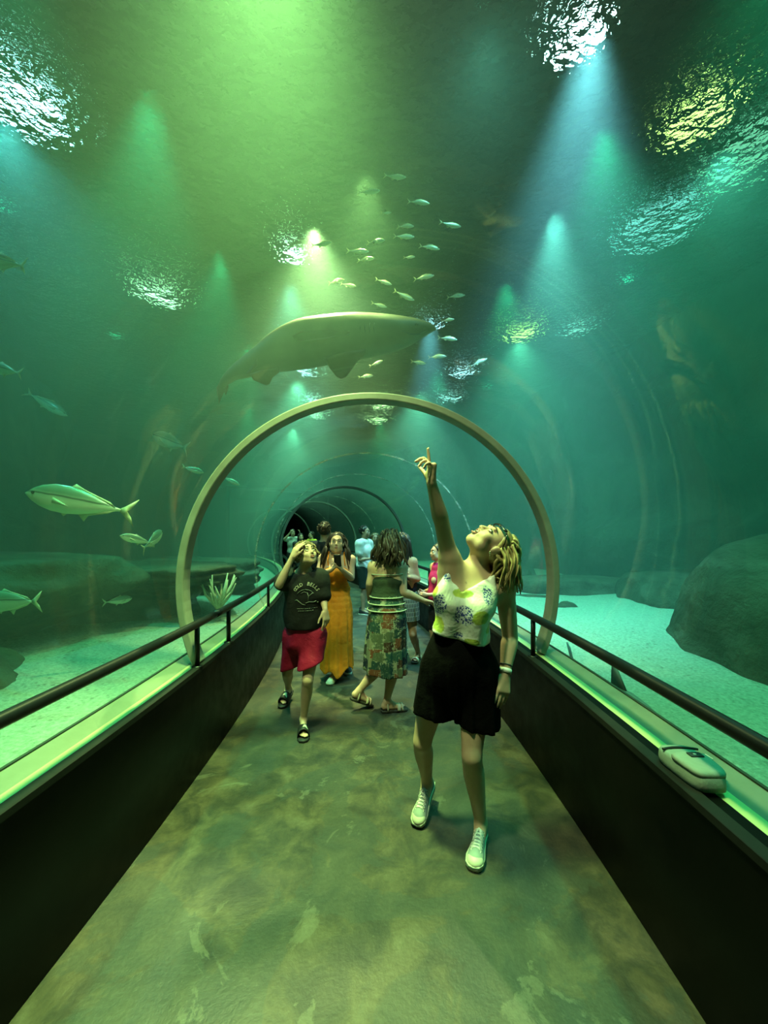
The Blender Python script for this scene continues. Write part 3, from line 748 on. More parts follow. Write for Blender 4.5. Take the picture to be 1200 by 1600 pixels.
        for o in [o for o in s.ops if o[0] == 'cut']+[('cut', npv(c[0]), npv(c[1]), c[2] if len(c) > 2 else .006) for c in cuts]:
            nn = o[1]/np.linalg.norm(o[1]); d = (G[0]-o[2][0])*nn[0]+(G[1]-o[2][1])*nn[1]+(G[2]-o[2][2])*nn[2]; k = o[3]
            hh = np.clip(.5-.5*(D-d)/k, 0, 1); D = D*(1-hh)+d*hh+k*hh*(1-hh)
        if post is not None: D = post(D, *G)
        return nets(D, lo, h)
def nets(D, lo, h):
    "surface nets: vertices and quads of the zero level of D"
    ins = D < 0; nx, ny, nz = D.shape
    c = np.zeros((nx-1, ny-1, nz-1), np.int8)
    for i in (0, 1):
        for j in (0, 1):
            for k in (0, 1): c += ins[i:nx-1+i, j:ny-1+j, k:nz-1+k]
    act = (c > 0) & (c < 8); idx = np.argwhere(act); ids = -np.ones(act.shape, np.int64); ids[act] = np.arange(len(idx))
    acc = np.zeros((len(idx), 3)); cnt = np.zeros(len(idx)); I, Jx, K = idx.T
    corners = [(i, j, k) for i in (0, 1) for j in (0, 1) for k in (0, 1)]
    for a in corners:
        for b in corners:
            if sum(abs(x-y) for x, y in zip(a, b)) == 1 and a < b:
                va = D[I+a[0], Jx+a[1], K+a[2]]; vb = D[I+b[0], Jx+b[1], K+b[2]]
                m = (va < 0) != (vb < 0); t = np.where(m, va/np.where(m, va-vb, 1), 0)
                p = np.array(a)[None, :]+t[:, None]*(np.array(b)-np.array(a))[None, :]
                acc += p*m[:, None]; cnt += m
    V = (idx+acc/np.maximum(cnt, 1)[:, None])*h+lo
    Q = []
    for ax_ in range(3):
        o1, o2 = [(1, 2), (2, 0), (0, 1)][ax_]
        sl0 = [slice(None)]*3; sl1 = [slice(None)]*3; sl0[ax_] = slice(0, -1); sl1[ax_] = slice(1, None)
        a = ins[tuple(sl0)]; b = ins[tuple(sl1)]; e = np.argwhere(a != b)
        e = e[(e[:, o1] > 0) & (e[:, o2] > 0) & (e[:, o1] < D.shape[o1]-1) & (e[:, o2] < D.shape[o2]-1)]
        if not len(e): continue
        d1 = np.zeros(3, int); d1[o1] = 1; d2 = np.zeros(3, int); d2[o2] = 1
        q = [ids[tuple((e-x).T)] for x in (d1+d2, d2, 0*d1, d1)]
        q = np.stack(q, 1); fl = a[tuple(e.T)]
        q[~fl] = q[~fl][:, ::-1]; Q.append(q)
    return V, np.concatenate(Q) if Q else np.zeros((0, 4), int)
def np_mesh(name, V, Q, mats, parent=None, extra=None, smooth_it=1, label=None, mi=None):
    "mesh object from arrays, optionally with an MB of loose islands (eyes, nails ...) in the same mesh"
    off = np.array(wloc(parent))
    vs = V.copy()
    for _ in range(smooth_it):                                  # light relaxing
        e = np.concatenate([Q[:, [0, 1]], Q[:, [1, 2]], Q[:, [2, 3]], Q[:, [3, 0]]])
        s = np.zeros_like(vs); c = np.zeros(len(vs)); np.add.at(s, e[:, 0], vs[e[:, 1]]); np.add.at(s, e[:, 1], vs[e[:, 0]])
        np.add.at(c, e[:, 0], 1); np.add.at(c, e[:, 1], 1); vs = .5*vs+.5*s/np.maximum(c, 1)[:, None]
    mids = np.zeros(len(Q), int) if mi is None else mi(vs[Q].mean(1))
    faces = [tuple(q) for q in Q.tolist()]; allv = [tuple(v) for v in vs-off]; m2 = list(mids)
    if extra is not None:
        b = len(allv); allv += [tuple(np.array(v)-off) for v in extra.v]; faces += [tuple(b+i for i in f) for f in extra.f]; m2 += extra.mi
    me = bpy.data.meshes.new(name); me.from_pydata(allv, [], faces)
    me.polygons.foreach_set('material_index', [int(x) for x in m2]); me.polygons.foreach_set('use_smooth', [True]*len(faces))
    o = bpy.data.objects.new(name, me); COL.objects.link(o)
    for m in (mats if isinstance(mats, (list, tuple)) else [mats]): me.materials.append(m)
    if parent is not None: o.parent = parent
    if label: o['label'] = label
    return o

# ------------------------------------------------------------------ people
def skin(name, col):
    t = NT(name); v = t.coord('Object'); n = t.noise(v, 14, 4); n2 = t.noise(v, 160, 2)
    c = t.ramp(n, [(.3, tuple(x*.92 for x in col)), (.7, tuple(min(1, x*1.06) for x in col))])
    p = t.bsdf(c, .5, 0, t.bump(n2, .06, .002), .35); p.inputs['Subsurface Weight'].default_value = .08; p.inputs['Subsurface Radius'].default_value = (.01, .004, .002); p.inputs['Subsurface Scale'].default_value = .4
    return t.m
SK_FAIR = skin('fair_skin', (.56, .38, .26)); SK_TAN = skin('tan_skin', (.42, .27, .17)); SK_BROWN = skin('brown_skin', (.30, .18, .11))
M_white_eye = simple('eye_white', (.75, .75, .70), .25, 0, .02); M_iris = simple('iris', (.04, .03, .02), .15); M_lip = simple('lips', (.40, .16, .13), .4); M_brow = simple('eyebrow', (.06, .045, .03), .8)
M_mouth = simple('mouth_inside', (.06, .015, .012), .5); M_teeth = simple('teeth', (.72, .70, .62), .3, 0, .03); M_nail = simple('nails', (.70, .50, .44), .25)
FACE_MATS = [M_white_eye, M_iris, M_lip, M_brow, M_mouth, M_teeth, M_nail]
def frame3(f, u):
    f = Vector(f).normalized(); u = Vector(u); u = (u-f*u.dot(f)).normalized(); r = f.cross(u)   # r: the person's right
    return f, u, r
class Head:
    def __init__(s, c, f, u, size=.225, sex='f'):
        s.c = Vector(c); s.f, s.u, s.r = frame3(f, u); s.k = size/.225; s.sex = sex
        s.M = Matrix((s.r, s.f, s.u)).transposed()            # local (right, front, up) -> world
    def p(s, r, f, u): return s.c+(s.r*r+s.f*f+s.u*u)*s.k
    def add(s, F, neck, nr=.048, mouth=0.0):
        k = s.k; E = lambda c, r, kk=.02, op='add': F.ell(s.p(*c), [x*k for x in r], s.M, kk*k, op)
        E((0, -.012, .035), (.072, .092, .083)); E((0, .030, -.025), (.060, .060, .082), .03)
        E((0, .052, -.083), (.034, .032, .030), .025); E((0, .064, -.097), (.017, .014, .014), .018)
        for q in (-1, 1):
            E((q*.036, .060, -.030), (.026, .026, .026), .02); E((q*.048, .020, -.068), (.020, .035, .026), .025)
            E((q*.074, -.008, -.008), (.009, .020, .031), .006); E((q*.078, -.018, .004), (.006, .014, .018), .004)
        F.cone(s.p(-.030, .082, .026), s.p(.030, .082, .026), .011*k, .011*k, .014*k)
        F.cone(s.p(0, .084, .012), s.p(0, .105, -.026), .008*k, .0115*k, .008*k)
        for q in (-1, 1): E((q*.011, .094, -.030), (.009, .010, .008), .006); E((q*.0065, .104, -.0375), (.0042, .006, .0045), .002, 'sub')
        for q in (-1, 1): E((q*.032, .094, .003), (.017, .018, .011), .012, 'sub')
        E((0, .083, -.055), (.026, .014, .018), .015)
        if mouth > 0:
            E((0, .094, -.060), (.020, .020, .006+.010*mouth), .004, 'sub')
        F.cone(s.p(0, -.022, -.055), neck, .050*k, nr, .03)
        return F
    def extras(s, mb, mouth=0.0, gaze=(0, 0)):
        k = s.k
        for q in (-1, 1):
            c = s.p(q*.032, .0765, .003); mb.ell(c, (.0135*k,)*3, s.M, 16, 12, 1)
            g = (s.f+s.r*gaze[0]+s.u*gaze[1]).normalized(); mb.ell(c+g*.0092*k, (.0058*k,)*3, s.M, 10, 8, 2)
            # lids
            for sg, h in ((1, .0085), (-1, -.0085)):
                pts = [s.p(q*.032+x*.0155, .0765+.0135*math.sqrt(max(0, 1-(x*.98)**2))*.98, .003+h*(1-x*x)) for x in (-1, -.6, -.2, .2, .6, 1)]
                mb.tube(pts, [.0012*k, .0024*k, .003*k, .003*k, .0024*k, .0012*k], 6, 4 if sg > 0 else 0)
            pts = [s.p(q*(.012+.038*x), .094-.022*x*x, .0265+.010*math.sin(PI*(x*.8+.1))) for x in (0, .25, .5, .75, 1)]
            mb.tube(pts, [.0028*k, .0038*k, .0036*k, .003*k, .0012*k], 6, 4)
        o = .0105*mouth
        for sg in (1, -1):
            pts = [s.p(x*.023, .0975-.012*x*x, -.0595+sg*(.0035+o)*(1-x*x)+(.002 if sg > 0 and abs(x) > .2 and abs(x) < .6 else 0)) for x in (-1, -.7, -.35, 0, .35, .7, 1)]
            mb.tube(pts, [.001*k, .0032*k, .0045*k, .0045*k, .0045*k, .0032*k, .001*k], 7, 3)
        if mouth > .2:
            mb.ell(s.p(0, .080, -.060), (.019*k, .006*k, .012*k*mouth), s.M, 12, 8, 5)
            mb.box(s.p(0, .0905, -.0545+.004*mouth), (.026*k, .004*k, .007*k), s.M.to_3x3(), 6)
        else: mb.tube([s.p(x*.021, .0995-.011*x*x, -.0595) for x in (-1, -.5, 0, .5, 1)], .0012*k, 5, 5)
def hand(F, mb, wrist, d, n, side, size=.175, curls=(.3, .3, .35, .4), thumb=(.5, .3), spread=.10, nails=True, k=.005):
    """palm + five fingers. d: towards the fingers, n: out of the palm, side: unit towards the thumb.
    curls: index, middle, ring, little - bend per joint in radians; thumb: (opening, bend)"""
    d = Vector(d).normalized(); n = Vector(n); n = (n-d*n.dot(d)).normalized(); t = d.cross(n)
    if t.dot(Vector(side)) < 0: t = -t
    s = size/.175; w = Vector(wrist)
    F.cone(w, w+d*.022*s, .0225*s, .024*s, .01, 'add', (tuple(n), 1.35))
    for x in (-.027, -.009, .009, .026): F.cone(w+d*.022*s+t*x*.55*s, w+d*.083*s+t*x*s, .0150*s, .0125*s, .010)
    F.ell(w+d*.035*s+t*.022*s+n*.008*s, (.016*s, .026*s, .014*s), Matrix((t, d, n)).transposed(), .012)
    LEN = [(.042, .026, .021), (.047, .029, .022), (.043, .027, .021), (.033, .020, .018)]; XS = (.027, .009, -.009, -.026); RAD = (.0088, .0090, .0086, .0076)
    tips = []
    for i in range(4):
        base = w+d*(.084-.004*abs(i-1))*s+t*XS[i]*s; a = 0; p = base
        fd0 = (d+t*(1.5-i)*spread).normalized(); pts = [base-fd0*.006*s]
        cl = curls[i]; cl = cl if isinstance(cl, (tuple, list)) else (cl, cl*1.2, cl*.8)
        for L, c in zip(LEN[i], cl):
            a += c; q = p+(fd0*math.cos(a)+n*math.sin(a))*L*s; pts.append(q); p = q
        F.chain(pts, [RAD[i]*1.08*s, RAD[i]*1.02*s, RAD[i]*.94*s, RAD[i]*.80*s], k)
        if nails and mb is not None:
            fd = (pts[-1]-pts[-2]).normalized(); back = (-(n*math.cos(a))+fd0*math.sin(a)).normalized()
            mb.ell(pts[-1]+back*RAD[i]*.58*s-fd*.001*s, (.0052*s, .0075*s, .0026*s), Matrix((t, fd, back)).transposed(), 10, 6, 7)
        tips.append(pts[-1])
    op, bd = thumb; a0 = w+d*.022*s+t*.024*s+n*.004*s
    d1 = (d*math.cos(op)+t*math.sin(op)+n*.25).normalized(); d2 = (d1+d*bd+n*.25*bd).normalized(); d3 = (d2+d*bd*.8-t*bd*.5+n*.1*bd).normalized()
    p1 = a0+d1*.036*s; p2 = p1+d2*.032*s; p3 = p2+d3*.024*s
    F.chain([a0, p1, p2, p3], [.0135*s, .0110*s, .0102*s, .0084*s], k+.003)
    if nails and mb is not None:
        bk = (-n*.8+t*.4).normalized(); mb.ell(p3+bk*.0050*s, (.0060*s, .0080*s, .0028*s), Matrix((d3.cross(bk), d3, bk)).transposed(), 10, 6, 7)
    return tips
def limb_arm(F, sh, el, wr, g=1.0):
    F.chain([sh, sh.lerp(el, .45), el, el.lerp(wr, .25), el.lerp(wr, .7), wr], [.046*g, .043*g, .0365*g, .0385*g, .029*g, .0235*g], .025)
def limb_leg(F, hip, kn, an, g=1.0, back=(0, 1, 0)):
    b = Vector(back)
    F.chain([hip, hip.lerp(kn, .5), kn, kn.lerp(an, .30)+b*.012*g, kn.lerp(an, .65)+b*.004, an], [.086*g, .071*g, .050*g, .0535*g, .040*g, .030*g], .025)
    F.ell(kn-b*.016*g, (.034*g, .034*g, .040*g), None, .03)
def foot(F, ankle, heel, toe, g=1.0):
    "bare foot"
    a, h, t = Vector(ankle), Vector(heel), Vector(toe)
    d = (t-h).normalized()
    F.cone(a, h+Vector((0, 0, .012)), .030*g, .028*g, .015); F.cone(a, h.lerp(t, .62), .028*g, .024*g, .015); F.cone(h, h.lerp(t, .75), .026*g, .026*g, .015)
    w = d.cross(Vector((0, 0, 1))).normalized()
    for i, x in enumerate((-.028, -.012, .003, .016, .028)): F.cone(h.lerp(t, .7)+w*x*.8*g, t+w*x*g-d*.012*abs(i-1)*g, .013*g, (.0115 if i == 0 else .0085)*g, .004)
def torso(F, pel, waist, chest, neck, shR, shL, hipR, hipL, fr, sex='f', g=1.0, bust=1.0):
    "fr: front direction"
    f = Vector(fr).normalized(); up = (neck-pel).normalized(); sx = (shL-shR); sx = (sx-f*sx.dot(f)).normalized(); hx = (hipL-hipR).normalized()
    Mh = Matrix((hx, hx.cross(Vector((0, 0, 1)))*-1, Vector((0, 0, 1)))).transposed()
    Mc = Matrix((sx, f, sx.cross(f))).transposed()
    wf = 1.0 if sex == 'f' else .95
    F.ell(pel, (.165*g*wf, .110*g, .115*g), Mh, .05); F.ell(pel-f*.055*g-Vector((0, 0, .025)), (.13*g, .07*g, .085*g), Mh, .05)
    F.ell(waist, (.128*g/wf, .092*g, .12*g), Mc, .06); F.ell(chest, (.145*g/wf, .100*g, .15*g), Mc, .06)
    F.ell(chest.lerp(neck, .55)-f*.02*g, (.125*g/wf, .075*g, .085*g), Mc, .05)
    for sh in (shR, shL):
        F.cone(neck-Vector((0, 0, .02)), sh, .050*g, .050*g, .045); F.cone(chest+(sh-neck)*.45+(neck-chest)*.3, sh, .075*g, .05*g, .05)
    if sex == 'f' and bust:
        for q in (-1, 1): F.ell(chest+sx*q*.066*g+f*.072*g-up*.005, (.062*g*bust, .060*g*bust, .062*g*bust), Mc, .035)
    return Mc
def fibre(name, dark, light, rough=.45, sc=(60, 60, 6)):
    t = NT(name); v = t.coord('Object', sc); n = t.noise(v, 1, 4, .6); v2 = t.coord('Object'); n2 = t.noise(v2, 6, 3)
    f = t.math('ADD', t.math('MULTIPLY', n, .65), t.math('MULTIPLY', n2, .35))
    t.bsdf(t.ramp(f, [(.36, dark), (.62, light)]), rough, 0, t.bump(n, .5, .004), .4); return t.m
def cloth(name, col, rough=.8, var=.15, sc=240, fold=.4, spec=.2):
    t = NT(name); v = t.coord('Object'); n = t.noise(v, sc, 2); n2 = t.noise(v, 9, 4, .6, .4)
    t.bsdf(t.ramp(n2, [(.3, tuple(x*(1-var) for x in col)), (.7, tuple(min(1, x*(1+var)) for x in col))]), rough, 0, t.bump(t.math('ADD', t.math('MULTIPLY', n, .08), n2), fold, .02), spec); return t.m
def locks(mb, roots, end_fn, r=.012, n=5, seed=1, mi=0, wave=.012):
    "tapered wavy locks from each root along the points end_fn gives"
    rr = random.Random(seed)
    for q in roots:
        pts = end_fn(Vector(q), rr); m = []; ph = rr.random()*6
        for i in range(len(pts)-1):
            for k in range(3): m.append(pts[i].lerp(pts[i+1], k/3))
        m.append(pts[-1]); N = len(m)
        m = [p+Vector((math.sin(i*.9+ph), math.cos(i*.8+ph*2), 0))*wave*(i/N) for i, p in enumerate(m)]
        mb.tube(m, [r*(.55+.45*math.sin(PI*min(1, .15+i/N*.75)))*(1-.85*(i/N)**4) for i in range(N)], n, mi)
# ------------------------------------------------------------------ clothing helpers
def fold_disp(c, n, amp, z0, z1, ph=0, rnd=.5):
    "pleats round the axis at c, growing from height z0 down to z1"
    def f(X, Y, Z):
        th = np.arctan2(Y-c[1], X-c[0]); w = np.clip((z0-Z)/(z0-z1), 0, 1)
        return amp*w*(np.sin(n*th+ph+2*rnd*np.sin(2*th+ph))+.5*np.sin((2*n+1)*th+1.3*ph))
    return f
def wrinkle(amp=.004, sx=22, sz=17, ph=0):
    return lambda X, Y, Z: amp*(np.sin(sx*X+sz*Z*.7+3*np.sin(9*Z+ph)+ph)*np.sin(sz*Z+4*np.sin(8*X+ph)+Y*10))
def zcut(z, up=True): return ((0, 0, -1 if up else 1), (0, 0, z))          # keep above z (up) or below it
def add_mesh(name, F, mats, parent, h=.008, grow=0, disp=None, cuts=(), post=None, extra=None, label=None, it=1, mi=None):
    V, Q = F.mesh(h, grow, disp, cuts, post=post); return np_mesh(name, V, Q, mats, parent, extra, it, label, mi)
def local_frame(o, x, y, z): return Matrix(((x.x, y.x, z.x, o.x), (x.y, y.y, z.y, o.y), (x.z, y.z, z.z, o.z), (0, 0, 0, 1)))
M_canvas = cloth('white_canvas', (.26, .31, .31), .8, .08, 300, .2); M_rubber = simple('white_rubber', (.52, .52, .44), .5, 0, .06); M_stripe = simple('dark_stripe', (.03, .05, .04), .6); M_lace = simple('white_lace', (.75, .76, .70), .8)
def sneaker(person, toe, d, pitch=0, L=.252, canvas=None, simple_=False):
    "toe: ground point of the toe tip; d: heel-to-toe direction on the floor; returns the ankle point"
    d = Vector((d[0], d[1], 0)).normalized(); x = d.cross(Vector((0, 0, 1))).normalized(); c, s_ = math.cos(pitch), math.sin(pitch)
    y = Vector((d.x*c, d.y*c, -s_)); z = x.cross(y)
    M = local_frame(Vector(toe), x, y, z); k = L/.252
    P = lambda a, b, e: M @ Vector((a*k, (b-.252)*k, e*k))
    canvas = canvas or M_canvas
    OUT = [(.0, .000), (.026, .008), (.034, .04), (.033, .09), (.040, .15), (.046, .19), (.041, .228), (.024, .248), (0, .252), (-.022, .247), (-.037, .226), (-.041, .19), (-.036, .15), (-.031, .09), (-.033, .04), (-.026, .008)]
    F = Field(.02*k); W = Matrix((x, y, z)).transposed()
    F.chain([P(0, .035, .045), P(0, .10, .045), P(0, .155, .040), P(0, .205, .032)], [.027*k, .029*k, .031*k, .028*k])
    F.cone(P(0, .035, .03), P(0, .04, .080), .027*k, .030*k); F.cone(P(0, .045, .080), P(0, .115, .064), .026*k, .021*k); F.ell(P(0, .20, .028), (.038*k, .046*k, .023*k), W)
    up = add_mesh('sneaker', F, canvas, person, .005, cuts=[((-z.x, -z.y, -z.z), P(0, .1, .014))])
    mb = MB(); mb.loft([[P(a*q, .126+(b-.126)*q, e) for a, b in OUT] for e, q in ((0, .97), (.004, 1.0), (.020, 1.03), (.028, 1.0))]); mb.build('sole', M_rubber, up); 
    if simple_: return P(0, .05, .085)
    mb = MB(); pts = [P(a*1.035, .126+(b-.126)*1.035, .0235) for a, b in OUT]; mb.tube(pts+[pts[0]], .0022*k, 6); mb.build('sole_stripe', M_stripe, up)
    F = Field(.008*k); F.ell(P(0, .208, .028), (.0395*k, .0445*k, .0285*k), W)
    add_mesh('toe_cap', F, M_rubber, up, .004, cuts=[((-z.x, -z.y, -z.z), P(0, .1, .016)), ((-y.x, -y.y, -y.z), P(0, .203, 0))])
    mb = MB(); on = lambda pts, off=.0015: project(up, [P(a_, b_, .20) for a_, b_ in pts], -z, off, True)
    for i in range(6):
        b = .098+i*.0155; w = .021+.0012*i
        for sg in (1, -1): mb.tube(on([(-w*sg, b), (-w*.5*sg, b+.004), (0, b+.008), (w*.5*sg, b+.010), (w*sg, b+.012)]), .0030*k, 6)
    for i in range(7):
        for p in on([(.0225, .100+i*.0155), (-.0225, .100+i*.0155)], .0): mb.ell(p, (.0032*k,)*3, None, 8, 6)
    for sg in (1, -1):
        mb.tube(on([(0, .098), (.016*sg, .104), (.030*sg, .112)], .004), .0026*k, 6); mb.tube(on([(0, .098), (.010*sg, .125), (.024*sg, .150)], .005), .0026*k, 6)
    mb.build('laces', M_lace, up)
    return P(0, .05, .085)
def sandal(person, toe, d, L=.24, pitch=0, top=None, mat=None, name='sandal', wide=1.0, straps=((.62, .75), (.16, .2)), mark=None):
    "open shoe: sole and straps; returns ankle, heel and toe points for the bare foot"
    d = Vector((d[0], d[1], 0)).normalized(); x = d.cross(Vector((0, 0, 1))).normalized(); c, s_ = math.cos(pitch), math.sin(pitch)
    y = Vector((d.x*c, d.y*c, -s_)); z = x.cross(y); M = local_frame(Vector(toe), x, y, z)
    P = lambda a, b, e: M @ Vector((a*L*wide, (b-1)*L, e*L))
    OUT = [(0, 0), (.12, .04), (.15, .2), (.14, .42), (.18, .65), (.19, .8), (.14, .95), (0, 1.0), (-.14, .95), (-.19, .8), (-.18, .65), (-.14, .42), (-.15, .2), (-.12, .04)]
    mb = MB(); mb.loft([[P(a*q, .5+(b-.5)*q, e) for a, b in OUT] for e, q in ((0, .96), (.02, 1), (.075, 1.02), (.09, .97))])
    so = mb.build(name, mat, person)
    for b0, b1 in straps:
        mb = MB(); rings = []
        hgt = .30 if b0 > .5 else (.43 if b0 > .4 else .50)
        for i in range(15):
            a = PI*i/14; ca, sa = math.cos(a), math.sin(a)
            rings.append([P(.185*ca*q, b, .07+hgt*.62*sa*q) for b, q in ((b0, 1.0), (b0, 1.1), (b1, 1.1), (b1, 1.0))])
        mb.loft(rings); stp = mb.build('strap', mat if top is None else top, so)
        if mark is not None:
            mb = MB(); bm_ = (b0+b1)/2; hb = (b1-b0)
            Q = [P(.185*1.13*math.cos(a), bm_+q*hb, .07+hgt*.62*1.13*math.sin(a)) for a, q in ((2.35, .30), (1.95, -.30), (1.65, -.26), (.85, .42), (1.55, .12), (1.90, .14))]
            mb.add(Q, [(0, 1, 5), (1, 2, 4, 5), (2, 3, 4)]); mb.build('check_mark', mark, stp, weld=False)
    return P(0, .22, .40), P(0, .13, .19), P(0, .88, .15)
def project(o, verts, dirn, off=.002, drop=False):
    "drop points onto mesh object o along dirn (world); o is a child of an unrotated Empty"
    from mathutils.bvhtree import BVHTree
    loc = wloc(o)
    bv = BVHTree.FromPolygons([v.co for v in o.data.vertices], [tuple(p.vertices) for p in o.data.polygons])
    out = []; d = Vector(dirn).normalized()
    for v in verts:
        h = bv.ray_cast(v-loc-d*.6, d)
        if h[0] is not None: out.append(h[0]+loc-d*off)
        elif not drop: out.append(v)
    return out
def text_mesh(txt):
    cu = bpy.data.curves.new('lettering', 'FONT'); cu.body = txt; cu.align_x = 'CENTER'; cu.size = 1; cu.resolution_u = 2
    o = bpy.data.objects.new('lettering', cu); COL.objects.link(o); bpy.context.view_layer.update()
    me = o.to_mesh(); V = [v.co.copy() for v in me.vertices]; Fc = [tuple(p.vertices) for p in me.polygons]
    o.to_mesh_clear(); bpy.data.objects.remove(o); bpy.data.curves.remove(cu); return V, Fc
def hair_cap(F, H, back=.10, side=.083, top=.094, n=(.866, -.5), at=(.060, .088)):
    F.ell(H.p(0, -.022, .036), (side*H.k, back*H.k, top*H.k), H.M, .02)
    return (H.f*n[0]+H.u*n[1], H.p(0, at[0], at[1]), .010)
def scalp(H, rr, fmax=.03, umin=-.05, sd=1.0):
    while True:
        v = Vector((rr.gauss(0, 1), rr.gauss(0, 1), rr.gauss(0, 1))).normalized()
        if v.y*.09 < fmax-.02+.55*max(0, v.z)*.09 and v.z*.09 > umin: return H.p(v.x*.083*sd, -.022+v.y*.098*sd, .036+v.z*.094*sd)
BLOND = fibre('blond_hair', (.17, .11, .045), (.62, .48, .22)); BROWN = fibre('dark_brown_hair', (.010, .007, .005), (.045, .03, .018)); BLACKH = fibre('black_hair', (.008, .007, .006), (.03, .025, .02)); LBROWN = fibre('light_brown_hair', (.06, .036, .016), (.22, .14, .065))

# ------------------------------------------------------------------ person in the floral top (main figure)
def floral_mat(cents, Yp):
    t = NT('floral_satin'); v = t.coord('Object'); tc = t.n('ShaderNodeNewGeometry'); sp = t.n('ShaderNodeSeparateXYZ'); t.l(tc.outputs['Position'], sp.inputs[0])
    nz = t.noise(v, 22, 3); nw = t.noise(v, 6, 4, .6, .5)
    col = t.ramp(t.noise(v, 12, 3), [(.3, (.66, .70, .62)), (.7, (.80, .82, .74))])
    vor = t.n('ShaderNodeTexVoronoi'); vor.feature = 'F1'; t.l(v, vor.inputs['Vector']); vor.inputs['Scale'].default_value = 105
    dots = t.ramp(vor.outputs['Distance'], [(.40, (1,)*3), (.56, (0,)*3)])
    for px, py, rx, rz, kind in cents:
        p = J(px, py, Yp); a = t.math('DIVIDE', t.math('SUBTRACT', sp.outputs['X'], p.x), rx*Yp/F); b = t.math('DIVIDE', t.math('SUBTRACT', sp.outputs['Z'], p.z), rz*Yp/F)
        d = t.math('ADD', t.math('SQRT', t.math('ADD', t.math('MULTIPLY', a, a), t.math('MULTIPLY', b, b))), t.math('MULTIPLY', t.math('SUBTRACT', nz, .5), .9))
        m = t.ramp(d, [(.80, (1,)*3), (.98, (0,)*3)])
        if kind == 'b': col = t.mix(t.math('MULTIPLY', m, dots), t.mix(t.math('MULTIPLY', m, .35), col, (.35, .42, .62)), (.035, .055, .25))
        else: col = t.mix(t.math('MULTIPLY', m, .9), col, t.ramp(nz, [(.35, (.30, .42, .02)), (.65, (.55, .62, .04))]))
    t.bsdf(col, .38, 0, t.bump(nw, .55, .03), .5); return t.m
def floral_person():
    root = empty('person', J(712, 1330, 1.87)*1, 'person in a white floral camisole and black shorts pointing up, blond hair', 'person'); root.location.z = 0
    M_sh = cloth('black_shorts_cloth', (.004, .004, .004), .95, .3, 260, .5, .03)
    toeL = JZ(740, 1364, 0); toeR = JZ(652, 1294, 0)
    anL = sneaker(root, toeL, (-.10, -.24)); anR = sneaker(root, toeR, (-.10, -.21), math.radians(24))
    pel = J(714, 1045, 1.94); waist = J(719, 990, 1.945); chest = J(726, 937, 1.935); neck = J(742, 890, 1.945)
    shR = J(707, 893, 1.92); shL = J(788, 915, 1.955); hipR = J(684, 1052, 1.98); hipL = J(744, 1054, 1.94)
    knR = J(660, 1158, 2.03); knL = J(737, 1180, 1.86); fr = Vector((-.28, -1, 0)).normalized()
    H = Head(J(766, 851, 1.93), (-.27, -.28, .93), (.95, .08, .32), .222)
    F = Field(.03); torso(F, pel, waist, chest, neck, shR, shL, hipR, hipL, fr, 'f', .98)
    limb_leg(F, hipR, knR, anR+Vector((0, 0, .0)), .97); limb_leg(F, hipL, knL, anL, .97)
    for an, toe in ((anL, toeL), (anR, toeR)): F.cone(an, an.lerp(toe, .3)-Vector((0, 0, .01)), .031, .03, .02)
    elR = J(691, 820, 1.84); wrR = J(674, 754, 1.77); limb_arm(F, shR, elR, wrR, 1.0)
    F.cone(chest+Vector((-.07, 0, .05)), shR.lerp(elR, .25), .055, .047, .05)
    elL = J(797, 995, 1.98); wrL = J(789, 1052, 1.90); limb_arm(F, shL, elL, wrL, 1.08)
    H.add(F, neck, .052, 1.3)
    mb = MB(); H.extras(mb, 1.3, (-.1, .35))
    # pointing hand: index straight up, the rest half curled, thumb relaxed
    hand(F, mb, wrR, (.02, -.05, 1), (-.92, -.35, .05), (0, 1, 0), .165, [(.06, .06, .05), (.85, .9, .5), (1.0, 1.0, .6), (1.1, 1.0, .6)], (.75, -.1), .03)
    hand(F, mb, wrL, (-.20, -.30, -.92), (-.30, .95, -.25), (-1, -.2, 0), .178, [.14, .2, .25, .3], (.72, .25), .09)
    V, Q = F.mesh(.0055); np_mesh('body', V, Q, [SK_FAIR]+FACE_MATS, root, mb, 1)
    # camisole
    sx = (shL-shR); sx = (sx-fr*sx.dot(fr)).normalized(); Mc = Matrix((sx, fr, sx.cross(fr))).transposed(); T = Field(.05)
    T.ell(waist-Vector((0, 0, .01)), (.142, .108, .14), Mc); T.ell(chest, (.152, .112, .15), Mc); T.ell(chest.lerp(neck, .42)-fr*.005, (.105, .082, .075), Mc)
    T.cone(J(688, 930, 1.85), J(704, 893, 1.868), .034, .012, .03); T.cone(J(764, 934, 1.87), J(770, 901, 1.885), .034, .012, .03)
    up = (neck-pel).normalized()
    for q in (-1, 1): T.ell(chest+sx*q*.066+fr*.074-up*.008, (.067, .064, .068), Mc, .04)
    T.cone(chest+sx*.06+fr*.09-up*.05, waist+sx*.09+fr*.08-up*.09, .05, .05); T.cone(chest-sx*.06+fr*.09-up*.05, waist-sx*.08+fr*.08-up*.09, .05, .05)
    Yf = 1.83; vb = J(721, 926, Yf); s1 = J(702, 892, Yf); s2 = J(771, 902, Yf)
    def post(D, X, Y, Z):
        l = lambda a, b: ((Z-a.z)*(b.x-a.x)-(X-a.x)*(b.z-a.z))/math.hypot(b.x-a.x, b.z-a.z)
        A = -l(vb, s1); B = l(vb, s2)                                 # > 0 above each side of the V
        D = np.maximum(D, np.minimum(A, B))
        return D
    h1 = J(664, 986, 1.86); h2 = J(777, 1012, 1.86); hn = Vector((-(h2.z-h1.z), 0, h2.x-h1.x)).normalized()
